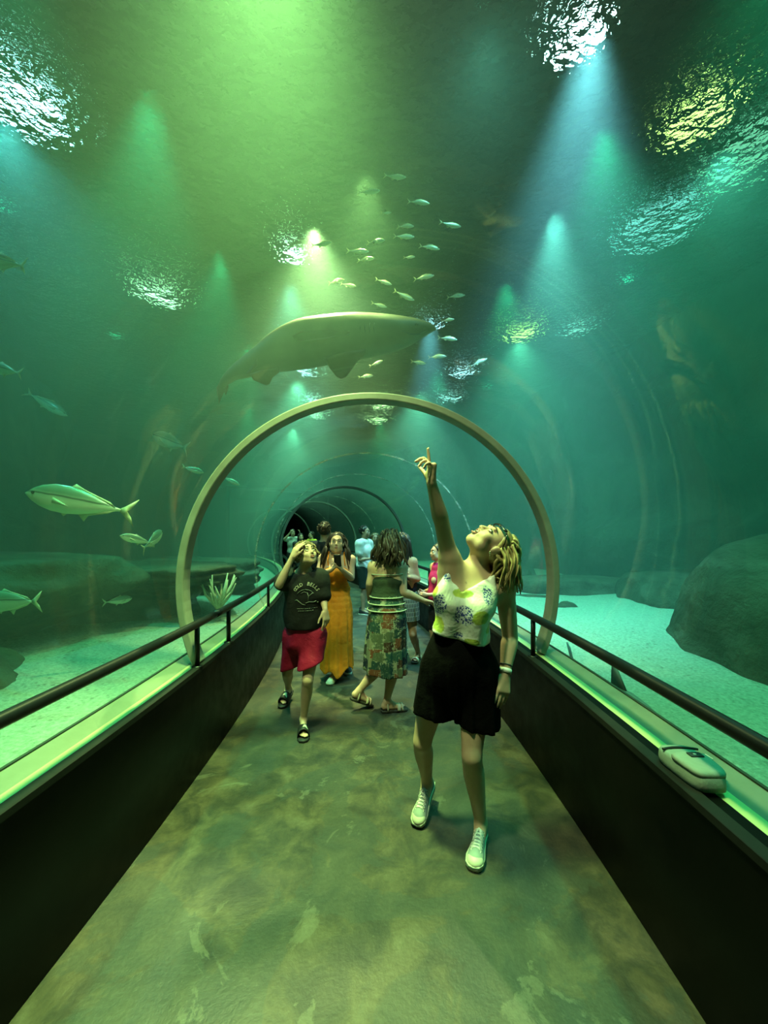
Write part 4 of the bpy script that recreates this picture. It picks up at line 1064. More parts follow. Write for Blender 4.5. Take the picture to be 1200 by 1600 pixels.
    CE = [(687, 944, 11, 19, 'b'), (723, 960, 15, 17, 'b'), (762, 930, 9, 17, 'b'), (700, 900, 7, 11, 'b'), (686, 976, 9, 15, 'l'), (748, 962, 14, 13, 'l'), (722, 927, 17, 8, 'l'), (678, 918, 7, 16, 'l'), (735, 1000, 12, 6, 'l'), (765, 985, 8, 8, 'l'), (715, 992, 8, 5, 'b')]
    M_flor = floral_mat(CE, 1.83)
    mbs = MB()
    for a, sh in ((J(704, 893, 1.862), shR.lerp(neck, .30)), (J(770, 901, 1.88), shL.lerp(neck, .42))):
        tp = sh+Vector((0, -.02, .052)); mbs.tube([a+Vector((0, .02, -.01)), a.lerp(tp, .5)+Vector((0, .0, .008)), tp, tp+Vector((0, .06, -.01)), tp+Vector((0, .10, -.07)), chest+fr*-.10+Vector((tp.x-chest.x, 0, .05))*.8], [.006, .005, .005, .005, .005, .006], 8, 0, True, .45)
    add_mesh('camisole', T, M_flor, root, .006, .004, wrinkle(.0035, 20, 26, 1), [(-hn, h1)], post, mbs)
    # loose pleated shorts
    S = Field(.05); wc = J(719, 1003, 1.94)
    S.cone(wc+Vector((0, 0, .03)), wc-Vector((0, 0, .06)), .128, .145, .03, 'add', ((0, 1, 0), 1.2)); S.ell(pel+Vector((0, .0, -.02)), (.172, .124, .20), None, .09)
    hR = J(672, 1142, 1.98); hL = J(741, 1156, 1.92)
    S.cone(J(690, 1045, 1.97), hR-Vector((.012, 0, .05)), .112, .104, .02); S.cone(J(742, 1045, 1.94), hL-Vector((-.012, 0, .05)), .118, .112, .02)
    g1 = J(640, 1112, 1.95); g2 = J(772, 1142, 1.88); gn = Vector((-(g2.z-g1.z), 0, g2.x-g1.x)).normalized()
    top = wc+Vector((0, 0, .035))
    sh = add_mesh('shorts', S, M_sh, root, .0065, 0, fold_disp(pel, 11, .007, 1.0, .62, .4), [(-gn, g1), ((.10, 0, 1), top)])
    # hair
    hm = MB(); rr = random.Random(3); G = Field(.02); cut = hair_cap(G, H)
    G.cone(H.p(0, -.08, .06), J(790, 870, 1.985), .075, .062, .03); G.cone(J(789, 865, 1.985), J(788, 900, 1.99), .062, .042, .03)
    V, Q = G.mesh(.007, 0, wrinkle(.004, 60, 12, 2), [cut])
    def flow(q, r):
        out = (q-H.c).normalized(); e = 1.325-r.random()*.085; n2 = J(778+r.uniform(-24, 26), 870, 1.95+r.uniform(-.07, .07))
        a = q-H.f*.02+out*.012; b = a.lerp(n2, .45)+out*.022+Vector((0, 0, -.015)); c = Vector((n2.x*.65+b.x*.35+out.x*.02, n2.y*.6+b.y*.4, (b.z+e)/2))
        return [q, a, b, c, Vector((c.x+r.uniform(-.022, .022), c.y+r.uniform(-.02, .02), e))]
    locks(hm, [scalp(H, rr, .02) for _ in range(230)], flow, .0085, 5, 4, 0, .011)
    def front(q, r):
        e = 1.335-r.random()*.08; a = q-H.r*.012-H.f*.02+Vector((.004, 0, -.01)); b = a+Vector((.004, -.014, -.05)); return [q, a, b, Vector((b.x+r.uniform(-.028, .022), b.y+.012, e))]
    locks(hm, [H.p(-.080+.008*rr.random(), -.075+.075*rr.random(), .018+.07*rr.random()) for _ in range(60)], front, .007, 5, 9, 0, .011)
    np_mesh('hair', V, Q, BLOND, root, hm, 1)
    # wristband, bracelet, earring, pendant
    dw = (wrL-elL).normalized(); c0 = wrL-dw*.012
    def band(name, c, r, w, mat):
        x = dw.cross(Vector((0, 1, 0))).normalized(); y = dw.cross(x); mb = MB()
        mb.loft([[c+dw*b+(x*math.cos(2*PI*i/24)+y*math.sin(2*PI*i/24))*q for i in range(24)] for b, q in ((-w/2, r), (-w/2, r+.002), (w/2, r+.002), (w/2, r), (-w/2, r))], True, False); mb.build(name, mat, root)
    band('wristband', c0, .0290, .022, simple('paper_band', (.74, .78, .72), .5)); band('bracelet', c0-dw*.028, .0292, .006, simple('dark_bracelet', (.04, .04, .035), .4))
    mb = MB(); e = H.p(-.083, -.004, -.040); mb.ell(e, (.005, .005, .006), None, 10, 8); mb.tube([e, e-Vector((0, 0, .016))], .0022, 6); mb.build('earring', simple('silver', (.8, .8, .75), .15, 1.0), root)
    pv = J(729, 910, 1.84); mb = MB(); mb.ell(pv, (.003, .002, .003), None, 8, 6); pn = mb.build('pendant', simple('silver2', (.8, .75, .6), .2, 1.0), root)
    body = [c for c in root.children if c.name.startswith('body')][0]
    q = project(body, [pv], (0, 1, 0), .001)[0]; pn.location = q-pv
    # sunglasses pushed up over the brow
    mb = MB(); mb.tube([H.p(x, .088-4.0*x*x, .068) for x in [-.075+.15*i/14 for i in range(15)]], [.006]+[.0105]*13+[.006], 8, 0, True, .5)
    for sg in (-1, 1): mb.tube([H.p(sg*.075, .062, .068), H.p(sg*.083, .02, .045), H.p(sg*.082, -.02, .015)], .003, 6)
    mb.build('sunglasses', simple('dark_glasses', (.012, .012, .010), .15), root)
floral_person()
# ------------------------------------------------------------------ the other visitors
def finish(root, F, mb, sk, h=.008, it=1):
    V, Q = F.mesh(h); return np_mesh('body', V, Q, [sk]+FACE_MATS, root, mb, it)
def person(loc, label, group=None): 
    r = empty('person', (loc[0], loc[1], 0), label, 'person', group); return r
V3 = Vector
# --- person in the black printed T-shirt and red shorts
def tshirt_person():
    root = person(J(474, 1100, 3.05), 'person in a black printed T-shirt and red shorts striding forward, hand shading the eyes')
    M_tee = cloth('black_tee_cloth', (.016, .017, .017), .85, .25, 220, .5); M_red = cloth('red_shorts_cloth', (.34, .012, .045), .55, .2, 200, .6)
    M_ink = simple('cream_print', (.62, .60, .45), .8); M_slide = simple('black_slide_foam', (.012, .012, .013), .6); 
    toeL = JZ(474, 1162, 0); toeR = JZ(439, 1108, 0)
    aL, hL, tL = sandal(root, toeL, (.10, -.45), .235, 0, None, M_slide, 'slide_sandal', .98, ((.44, .80),), M_ink)
    aR, hR, tR = sandal(root, toeR, (-.06, -.4), .235, math.radians(16), None, M_slide, 'slide_sandal', .98, ((.44, .80),), M_ink)
    pel = J(475, 985, 3.06); waist = J(475, 950, 3.05); chest = J(476, 925, 3.04); neck = J(475, 892, 3.03)
    shR = J(451, 903, 3.05); shL = J(500, 904, 3.04); hipR = J(462, 992, 3.10); hipL = J(490, 992, 3.04)
    knL = J(481, 1062, 2.93); knR = J(449, 1050, 3.18); fr = V3((.10, -1, .05)).normalized()
    H = Head(J(478, 866, 3.0), (.55, -.62, .42), (-.30, .28, .90), .200)
    F = Field(.03); torso(F, pel, waist, chest, neck, shR, shL, hipR, hipL, fr, 'm', .82)
    limb_leg(F, hipL, knL, aL, .84); limb_leg(F, hipR, knR, aR, .84)
    foot(F, aL, hL, tL, .92); foot(F, aR, hR, tR, .92)
    elR = J(436, 914, 2.88); wrR = J(456, 872, 2.90); limb_arm(F, shR, elR, wrR, .84)
    elL = J(505, 934, 3.02); wrL = J(508, 953, 2.94); limb_arm(F, shL, elL, wrL, .80)
    H.add(F, neck, .046, .35); mb = MB(); H.extras(mb, .35, (.1, .2))
    hand(F, mb, wrR, (.42, .05, .9), (.55, .75, -.3), (0, -.6, -.6), .150, [.25, .25, .3, .3], (.45, .3), .05)
    hand(F, mb, wrL, (.16, -.22, -1), (-.7, .6, -.1), (-.6, -.6, 0), .155, [.20, .3, .4, .45], (.6, .15), .12)
    finish(root, F, mb, SK_FAIR, .0065)
    T = Field(.045); dwn = V3((0, 0, -1))
    T.chain([J(476, 908, 3.035), J(476, 940, 3.045), J(476, 985, 3.06)], [.125, .135, .150], .04)
    for sg, a, b in ((1, shR, shR.lerp(elR, .62)), (-1, shL, shL.lerp(elL, .85))): T.cone(neck+V3((0, 0, -.035)), a, .07, .068, .04); T.cone(a, b, .070, .066, .04)
    T.ell(chest, (.155, .118, .15), None, .05); T.ell(J(476, 958, 3.05), (.165, .125, .16), None, .05)
    nk = V3((.12, -.45, 1)).normalized()
    tee = add_mesh('t_shirt', T, M_tee, root, .007, 0, wrinkle(.004, 16, 22, 2), [zcut(J(476, 979, 3.05).z)], lambda D, X, Y, Z: np.maximum(D, -(np.sqrt((X-neck.x)**2+(Y-neck.y+.03)**2+((Z-neck.z-.04)*.8)**2)-.082)))
    # print: arched lettering over a ring emblem and two text lines
    def up_on(pts): return project(tee, pts, (0, 1, 0), .002)
    M_ink = simple('cream_print', (.62, .60, .45), .8); M_ink2 = simple('grey_print', (.20, .22, .18), .8)
    o0 = J(477.5, 932, 2.90); g = 2.90/600
    def arc_word(word, a0, a1, R, size, mat, mb):
        for i, ch in enumerate(word):
            a = a0+(a1-a0)*(i+.5)/len(word); Vv, Fc = text_mesh(ch)
            if not Vv: continue
            cx, sx = math.cos(a), math.sin(a); pts = []
            for v in Vv:
                x, y = v.x*size*.95, v.y*size; r = R+y
                pts.append(o0+V3((r*math.sin(a)+x*cx, 0, r*cx-x*sx)))
            mb.add(up_on(pts), Fc)
    mb = MB(); arc_word('GOLD', -1.12, -.28, 17.0*g, 7.6*g, None, mb); arc_word('BELLS', .08, 1.18, 17.0*g, 7.6*g, None, mb)
    # slightly raised lettering
    mb.build('shirt_lettering', M_ink, tee, weld=False)
    mb = MB(); 
    def ln(pts, w, m): m.tube(up_on([o0+V3((x*g, 0, y*g)) for x, y in pts]), w*g, 5)
    ln([(14*math.sin(a)-1, 13.5*math.cos(a)-3) for a in [-1.1+2.2*i/12 for i in range(13)]], .55, mb)
    ln([(-17, -7), (-14, -5.5), (-11, -8), (-5, -12.5), (0, -14)], .7, mb); ln([(0, -10.5), (5, -9), (11, -10), (15, -8)], .7, mb); ln([(16, -11), (18, -10)], .9, mb)
    ln([(2, 6), (4, 0), (3.4, -8)], .7, mb); ln([(4, 0), (8, 3), (10, 5)], .6, mb); ln([(-8, 4), (-3, 7), (3, 5)], .45, mb)
    mb.build('shirt_emblem', M_ink2, tee, weld=False)
    mb = MB()
    for y, x0, x1 in ((-19.5, -14, 15), (-23, -12, 11)):
        x = x0
        while x < x1: ln([(x, y), (x+1.6, y+.1)], .55, mb); x += 2.6
    mb.build('shirt_small_text', M_ink2, tee, weld=False)
    S = Field(.03); S.cone(J(476, 980, 3.06), J(476, 1000, 3.06), .130, .135, .03)
    S.cone(hipL, J(485, 1048, 2.96), .105, .098, .03); S.cone(hipR, J(455, 1058, 3.16), .105, .092, .03)
    p1 = J(445, 1046, 3.14); p2 = J(494, 1036, 2.97)
    add_mesh('shorts', S, M_red, root, .007, 0, wrinkle(.006, 18, 16, 4), [(V3((-(p2.z-p1.z), 0, p2.x-p1.x))*-1, p1), zcut(J(476, 972, 3.05).z, False)])
    G = Field(.015); cut = hair_cap(G, H, .103, .087, .099, (.93, -.36), (.082, .075)); V, Q = G.mesh(.006, 0, wrinkle(.005, 50, 40, 1), [cut]); hm = MB(); rr = random.Random(5)
    def fl(q, r): out = (q-H.c).normalized(); return [q, q+out*.014+H.f*.012-H.u*.02, q+out*.014+H.f*.02-H.u*.055+H.r*r.uniform(-.02, .02)]
    locks(hm, [scalp(H, rr, .075, -.02, 1.0) for _ in range(110)], fl, .009, 5, 8, 0, .004); np_mesh('hair', V, Q, LBROWN, root, hm, 1)
tshirt_person()

# --- person in the orange dress with a phone
def phone(loc, rot, label, sc=1.0, lit=None):
    mb = MB(); w, h, t_ = .074*sc, .150*sc, .009*sc
    def rr_(w, h, r, n=5): return [(sx*(w/2-r)+r*math.cos(a), sy*(h/2-r)+r*math.sin(a)) for sx, sy, a0 in ((1, 1, 0), (-1, 1, PI/2), (-1, -1, PI), (1, -1, 1.5*PI)) for a in [a0+PI/2*i/n for i in range(n+1)]]
    R = V3(loc); rot = Matrix(rot) if not isinstance(rot, Matrix) else rot
    mb.loft([[R+rot @ V3((x*q, z*q, e)) for x, z in rr_(w, h, .011*sc)] for e, q in ((-t_/2, .97), (-t_*.3, 1), (t_*.3, 1), (t_/2, .97))])
    root = empty('smartphone', loc, label, 'phone'); mb.build('case', simple('phone_case', (.02, .02, .022), .35), root)
    mb = MB(); mb.loft([[R+rot @ V3((x, z, e)) for x, z in rr_(w*.92, h*.96, .009*sc)] for e in (t_/2, t_/2+.0008)]); mb.build('screen', lit or simple('phone_screen', (.01, .01, .012), .08), root)
    mb = MB(); mb.box(R+rot @ V3((-w*.25, h*.36, -t_/2-.001)), (w*.34, h*.18, .003), rot); mb.build('camera_bump', simple('phone_bump', (.05, .05, .05), .2, .5), root)
    return root
def orange_person():
    Y = 4.1; root = person(J(527, 1050, Y), 'person in a long orange dress holding a phone, dark wavy hair, one white sneaker showing')
    M_or = cloth('orange_dress_cloth', (.80, .26, .02), .6, .18, 200, .6)
    pel = J(527, 955, Y); waist = J(527, 920, Y); chest = J(526, 893, Y-.02); neck = J(526, 866, Y)
    shR = J(505, 873, Y); shL = J(548, 875, Y); hipR = J(515, 960, Y); hipL = J(539, 960, Y); fr = V3((-.05, -1, 0))
    toeR = JZ(514, 1072, 0); toeL = JZ(544, 1056, 0)
    aR = sneaker(root, toeR, (-.05, -.3), 0, .25, simple('bright_canvas', (.7, .72, .68), .8), True); aL = sneaker(root, toeL, (.02, -.3), 0, .25, simple('shaded_canvas', (.03, .03, .03), .8), True)  # left shoe darker: shade under the dress put into its colour
    H = Head(J(526, 849, Y-.04), (.12, -1, .18), (.02, .18, 1), .215)
    F = Field(.03); torso(F, pel, waist, chest, neck, shR, shL, hipR, hipL, fr, 'f', .92)
    limb_leg(F, hipR, J(517, 1010, Y-.08), aR, .9); limb_leg(F, hipL, J(541, 1010, Y), aL, .9)
    elR = J(497, 899, Y-.10); wrR = J(517, 891, Y-.27); elL = J(549, 903, Y-.06); wrL = J(533, 889, Y-.26)
    limb_arm(F, shR, elR, wrR, .95); limb_arm(F, shL, elL, wrL, .95); H.add(F, neck, .047, 0); mb = MB(); H.extras(mb, 0, (.1, .15))
    hand(F, mb, wrR, (.75, -.25, .62), (.2, -.35, .9), (-.3, -.2, .9), .16, [.7, .8, .8, .8], (.6, .5), .02)
    hand(F, mb, wrL, (-.25, -.25, .95), (-.75, .35, .1), (.1, -.9, .3), .16, [.55, .6, .6, .65], (.5, .5), .02)
    finish(root, F, mb, SK_FAIR, .0075)
    D = Field(.04); D.ell(waist, (.132, .102, .13)); D.ell(chest-V3((0, 0, .01)), (.145, .112, .11))
    for q in (-1, 1): D.ell(chest+V3((q*.062, -.072, -.01)), (.066, .062, .062), None, .03)
    D.chain([J(527, 922, Y), pel, J(526, 1000, Y-.02), J(526, 1060, Y-.03)], [.120, .162, .165, .180], .03)
    h1 = J(501, 1040, Y); h2 = J(552, 1042, Y)
    def hem(Dd, X, Yy, Z): zz = h1.z-.05*np.clip(1-np.abs(X-h1.lerp(h2, .55).x)/.14, 0, 1)+.03*np.sin(X*40); return np.maximum(Dd, zz-Z)
    dress = add_mesh('dress', D, M_or, root, .008, 0, fold_disp(pel, 9, .012, waist.z, h1.z, 1.2), [zcut(J(526, 880, Y).z, False)], hem)
    mb = MB(); c = J(527, 918, Y)
    for k in range(3): mb.tube([c+V3((.135*math.cos(a), .108*math.sin(a)+.0, -.012*k)) for a in [2*PI*i/30 for i in range(31)]], .007, 6)
    mb.build('waistband', M_or, dress)
    mb = MB()
    for x, s_ in ((513, shR), (539, shL)): mb.tube([J(x, 884, Y-.115), J(x-1, 874, Y-.10), s_.lerp(neck, .45)+V3((0, -.02, .055)), s_.lerp(neck, .45)+V3((0, .06, .03))], .006, 6)
    mb.build('strap', M_or, dress)
    hm = MB(); rr = random.Random(6); G = Field(.02); cut = hair_cap(G, H, .10, .085, .096, (.9, -.43), (.068, .080)); V, Q = G.mesh(.008, 0, wrinkle(.004, 50, 20, 2), [cut])
    def fl(q, r):
        out = (q-H.c).normalized(); side = H.r if (q-H.c).dot(H.r) > 0 else -H.r; e = J(0, 882, Y).z+r.uniform(-.06, .05)
        a = q+out*.02-H.f*.015; b = H.p(0, -.03, -.06)+side*(.098+.03*r.random())+V3((0, r.uniform(-.03, .05), 0)); return [q, a.lerp(b, .35)+side*.012, b, V3((b.x+side.x*(.02+.02*r.random()), b.y-.03, e))]
    locks(hm, [scalp(H, rr, .0) for _ in range(90)], fl, .0125, 5, 3, 0, .014); np_mesh('hair', V, Q, BROWN, root, hm, 1)
    rot = Matrix((V3((.95, -.1, .1)).normalized(), V3((-.05, .55, .83)).normalized(), V3((0, 0, 0)))).transposed()
    x = V3((1, 0, 0)); zz = V3((0, .86, .50)); yv = zz.cross(x).normalized()
    phone(J(527.5, 876, Y-.33), Matrix((x, yv*-1 if yv.z < 0 else yv, zz)).transposed(), 'dark phone held up by the person in the orange dress', .95)
orange_person()

# --- person in the patchwork dress, seen from behind
def patch_mat():
    t = NT('patchwork_cloth'); v = t.coord('Object', (9, 9, 12)); br = t.n('ShaderNodeTexVoronoi'); br.distance = 'CHEBYCHEV'; br.feature = 'F1'; t.l(v, br.inputs['Vector']); br.inputs['Scale'].default_value = 1.0; br.inputs['Randomness'].default_value = .55
    sp = t.n('ShaderNodeSeparateColor'); t.l(br.outputs['Color'], sp.inputs[0])
    c = t.ramp(sp.outputs[0], [(0, (.02, .055, .05)), (.18, (.15, .055, .028)), (.30, (.012, .02, .035)), (.46, (.09, .115, .07)), (.60, (.055, .03, .02)), (.72, (.03, .085, .07)), (.88, (.20, .20, .13)), (.95, (.03, .03, .025))], 'CONSTANT')
    n = t.noise(t.coord('Object', (40, 40, 16)), 2, 3); c = t.mix(t.ramp(n, [(.55, (0,)*3), (.7, (.5,)*3)]), c, (.26, .28, .20))
    w = t.n('ShaderNodeTexVoronoi'); w.distance = 'CHEBYCHEV'; w.feature = 'DISTANCE_TO_EDGE' if False else 'F2'; t.l(v, w.inputs['Vector']); w.inputs['Randomness'].default_value = .55
    e = t.math('SUBTRACT', w.outputs['Distance'], br.outputs['Distance']); c = t.mix(t.ramp(e, [(.035, (.8,)*3), (.07, (0,)*3)]), c, (.34, .36, .26))
    t.bsdf(c, .8, 0, t.bump(n, .4, .008), .2); return t.m
def patch_person():
    Y = 3.35; root = person(J(604, 1110, Y), 'person seen from behind in a strapless patchwork dress and sandals, dark tousled hair')
    M_p = patch_mat(); M_top = cloth('dark_green_top', (.035, .055, .035), .85, .3, 120, .6); M_sand_ = simple('beige_strap', (.34, .31, .22), .6); M_sole = simple('dark_sole', (.03, .028, .022), .7)
    pel = J(605, 965, Y); waist = J(604, 932, Y); chest = J(605, 905, Y); neck = J(606, 872, Y)
    shL = J(585, 886, Y-.02); shR = J(627, 886, Y+.02); hipL = J(594, 972, Y); hipR = J(616, 972, Y); fr = V3((.35, 1, 0)).normalized()
    aR, hR, tR = sandal(root, JZ(637, 1109, 0), (.45, .10), .24, 0, M_sand_, M_sole, 'sandal', .95, ((.58, .70), (.74, .80), (.20, .26)))
    aL, hL, tL = sandal(root, JZ(582, 1104, 0), (.40, .20), .24, math.radians(26), M_sand_, M_sole, 'sandal', .95, ((.58, .70), (.74, .80), (.20, .26)))
    H = Head(J(613, 853, Y+.02), (.62, .75, -.1), (.05, .08, 1), .215)
    F = Field(.03); torso(F, pel, waist, chest, neck, shR, shL, hipR, hipL, fr, 'f', .96)
    limb_leg(F, hipR, J(616, 1040, Y+.03), aR, .96, (-.3, -1, 0)); limb_leg(F, hipL, J(594, 1040, Y+.04), aL, .96, (-.3, -1, 0)); foot(F, aR, hR, tR, .95); foot(F, aL, hL, tL, .95)
    elL = J(578, 912, Y-.03); wrL = J(578, 938, Y+.12); limb_arm(F, shL, elL, wrL, .95)
    elR = J(630, 925, Y-.03); wrR = J(661, 938, Y+.06); limb_arm(F, shR, elR, wrR, 1.0)
    H.add(F, neck, .048, 0); mb = MB(); H.extras(mb)
    hand(F, mb, wrL, (.15, .8, -.4), (.8, 0, 0), (0, 0, 1), .165, [.3, .35, .4, .4], (.5, .2)); hand(F, mb, wrR, (.85, .3, -.25), (0, -.3, -1), (0, 1, .2), .165, [.25, .3, .3, .35], (.5, .2))
    finish(root, F, mb, SK_FAIR, .0075)
    D = Field(.04); D.ell(waist, (.140, .108, .12)); D.ell(chest-V3((0, 0, .015)), (.150, .118, .10))
    D.chain([J(604, 925, Y), pel, J(603, 1010, Y), J(602, 1065, Y)], [.125, .166, .178, .188], .03)
    p1 = J(570, 1046, Y); p2 = J(634, 1052, Y); ph = V3((-(p2.z-p1.z), 0, p2.x-p1.x)).normalized()
    dress = add_mesh('dress', D, [M_p, M_top], root, .008, 0, fold_disp(pel, 9, .012, waist.z, .3, .7), [zcut(J(604, 893, Y).z, False), (-ph, p1)], None, None, None, 1, lambda C: (C[:, 2] > J(604, 929, Y).z).astype(int))
    mb = MB()
    for py, r, m in ((931, .150, 0), (941, .163, 0), (951, .172, 0)):
        c = J(604.5, py, Y); mb.tube([c+V3((r*math.cos(a), r*.93*math.sin(a), 0)) for a in [2*PI*i/36 for i in range(37)]], .0055, 6)
    mb.build('trim_band', simple('pale_trim_band', (.48, .52, .40), .7), dress)
    mb = MB(); c = J(604, 896, Y); mb.tube([c+V3((.153*math.cos(a), .12*math.sin(a), 0)) for a in [2*PI*i/30 for i in range(31)]], .005, 6); mb.build('top_edge', simple('pale_trim_band2', (.30, .34, .27), .7), dress)
    hm = MB(); rr = random.Random(8); G = Field(.02); cut = hair_cap(G, H, .105, .09, .098); G.cone(H.p(0, -.05, .02), H.p(.0, -.055, -.09), .085, .06, .03)
    V, Q = G.mesh(.008, 0, wrinkle(.006, 40, 30, 3), [cut])
    def fl(q, r):
        out = (q-H.c).normalized(); e = J(0, 876, Y).z+r.uniform(-.05, .05); a = q+out*.03; b = V3((a.x+out.x*.05+r.uniform(0, .03), a.y+out.y*.05, (a.z+e)/2)); return [q, a, b, V3((b.x+r.uniform(-.03, .04), b.y+r.uniform(-.03, .03), e))]
    locks(hm, [scalp(H, rr, .01) for _ in range(120)], fl, .0125, 5, 3, 0, .018); np_mesh('hair', V, Q, BROWN, root, hm, 1)
patch_person()

# --- person in the black tank top and patterned skirt
def tank_person():
    Y = 4.5; root = person(J(636, 1035, Y), 'person in a black tank top and short patterned skirt, sunglasses on the head')
    M_tk = cloth('navy_tank_cloth', (.010, .012, .022), .8)
    t = NT('patterned_skirt'); v = t.coord('Object', (1, 1, 1)); w = t.n('ShaderNodeTexBrick'); mp = t.n('ShaderNodeTexCoord'); sp = t.n('ShaderNodeSeparateXYZ'); t.l(mp.outputs['Object'], sp.inputs[0]); cb = t.n('ShaderNodeCombineXYZ'); t.l(sp.outputs['X'], cb.inputs['X']); t.l(sp.outputs['Z'], cb.inputs['Y']); t.l(cb.outputs[0], w.inputs['Vector'])
    w.inputs['Scale'].default_value = 8.5; w.inputs['Color1'].default_value = (.012, .012, .012, 1); w.inputs['Color2'].default_value = (.03, .03, .025, 1); w.inputs['Mortar'].default_value = (.22, .22, .16, 1); w.inputs['Mortar Size'].default_value = .035; w.inputs['Brick Width'].default_value = .16; w.inputs['Row Height'].default_value = .42
    t.bsdf(w.outputs['Color'], .8); M_sk = t.m
    pel = J(634, 938, Y); waist = J(634, 915, Y); chest = J(633, 895, Y); neck = J(629, 871, Y)
    shR = J(616, 879, Y+.05); shL = J(645, 878, Y-.05); hipR = J(624, 945, Y+.03); hipL = J(642, 945, Y); fr = V3((-.55, -.75, 0)).normalized()
    aL, hL, tL = sandal(root, JZ(646, 1038, 0), (-.12, -.3), .23, 0, simple('white_strap', (.7, .72, .66), .5), simple('dark_sole', (.03, .028, .022), .7), 'sandal', .95, ((.60, .80), (.18, .24)))
    aR, hR, tR = sandal(root, JZ(624, 1030, 0), (-.14, -.3), .23, 0, simple('white_strap', (.7, .72, .66), .5), simple('dark_sole', (.03, .028, .022), .7), 'sandal', .95, ((.60, .80), (.18, .24)))
    H = Head(J(626, 851, Y-.03), (-.35, -.85, -.25), (0, -.25, 1), .215)
    F = Field(.03); torso(F, pel, waist, chest, neck, shR, shL, hipR, hipL, fr, 'f', .92)
    limb_leg(F, hipL, J(645, 990, Y-.05), aL, .92); limb_leg(F, hipR, J(626, 990, Y), aR, .92); foot(F, aL, hL, tL, .9); foot(F, aR, hR, tR, .9)
    elL = J(653, 905, Y-.02); wrL = J(638, 902, Y-.20); limb_arm(F, shL, elL, wrL, .92); elR = J(612, 905, Y); wrR = J(626, 903, Y-.19); limb_arm(F, shR, elR, wrR, .92)
    H.add(F, neck, .046); mb = MB(); H.extras(mb)
    hand(F, mb, wrL, (-.8, -.3, .3), (-.1, -.2, 1), (0, 0, 1), .155, [.5, .5, .5, .5], (.5, .4)); hand(F, mb, wrR, (.5, -.5, .3), (0, -.2, 1), (0, 0, 1), .155, [.5, .5, .5, .5], (.5, .4))
    finish(root, F, mb, SK_TAN, .009)
    D = Field(.04); D.ell(waist, (.134, .104, .14)); D.ell(chest-V3((0, 0, .01)), (.142, .112, .12)); D.cone(chest+V3((0, 0, .03)), shL.lerp(neck, .5), .09, .03, .03); D.cone(chest+V3((0, 0, .03)), shR.lerp(neck, .5), .09, .03, .03)
    add_mesh('tank_top', D, M_tk, root, .009, 0, None, [zcut(J(634, 930, Y).z)], lambda D_, X, Yy, Z: np.maximum(D_, -(np.sqrt((X-neck.x)**2+(Yy-neck.y)**2+(Z-neck.z-.03)**2)-.085)))
    S = Field(.04); S.chain([J(634, 922, Y), J(634, 945, Y), J(634, 985, Y)], [.128, .158, .165], .03)
    add_mesh('skirt', S, M_sk, root, .009, 0, None, [zcut(J(634, 924, Y).z, False), zcut(J(634, 968, Y).z)])
    hm = MB(); rr = random.Random(12); G = Field(.02); cut = hair_cap(G, H, .103, .088, .098); V, Q = G.mesh(.009, 0, wrinkle(.004, 40, 30, 3), [cut])
    def fl(q, r): out = (q-H.c).normalized(); e = J(0, 880, Y).z+r.uniform(-.06, .03); a = q+out*.02; return [q, a, V3((a.x+out.x*.03, a.y+out.y*.03, (a.z+e)/2)), V3((a.x+out.x*.03, a.y+out.y*.04, e))]
    locks(hm, [scalp(H, rr, .0) for _ in range(60)], fl, .013, 5, 3, 0, .01); np_mesh('hair', V, Q, BLACKH, root, hm, 1)
    gm = MB()
    for q in (-1, 1): gm.ell(H.p(q*.036, .06, .112), (.030, .024, .012), H.M, 14, 8)
    gm.tube([H.p(-.07, .05, .108), H.p(0, .072, .118), H.p(.07, .05, .108)], .004, 6); gm.build('sunglasses', simple('glossy_lens', (.03, .03, .03), .04, .3, 0, 10, 0, .003, .9), root)
    x = V3((.8, -.5, 0)).normalized(); zz = V3((.25, .4, .85)).normalized(); yv = zz.cross(x).normalized(); phone(J(632, 902, Y-.32), Matrix((x, yv, zz)).transposed(), 'dark phone held at waist height by the person in the black tank top')
tank_person()

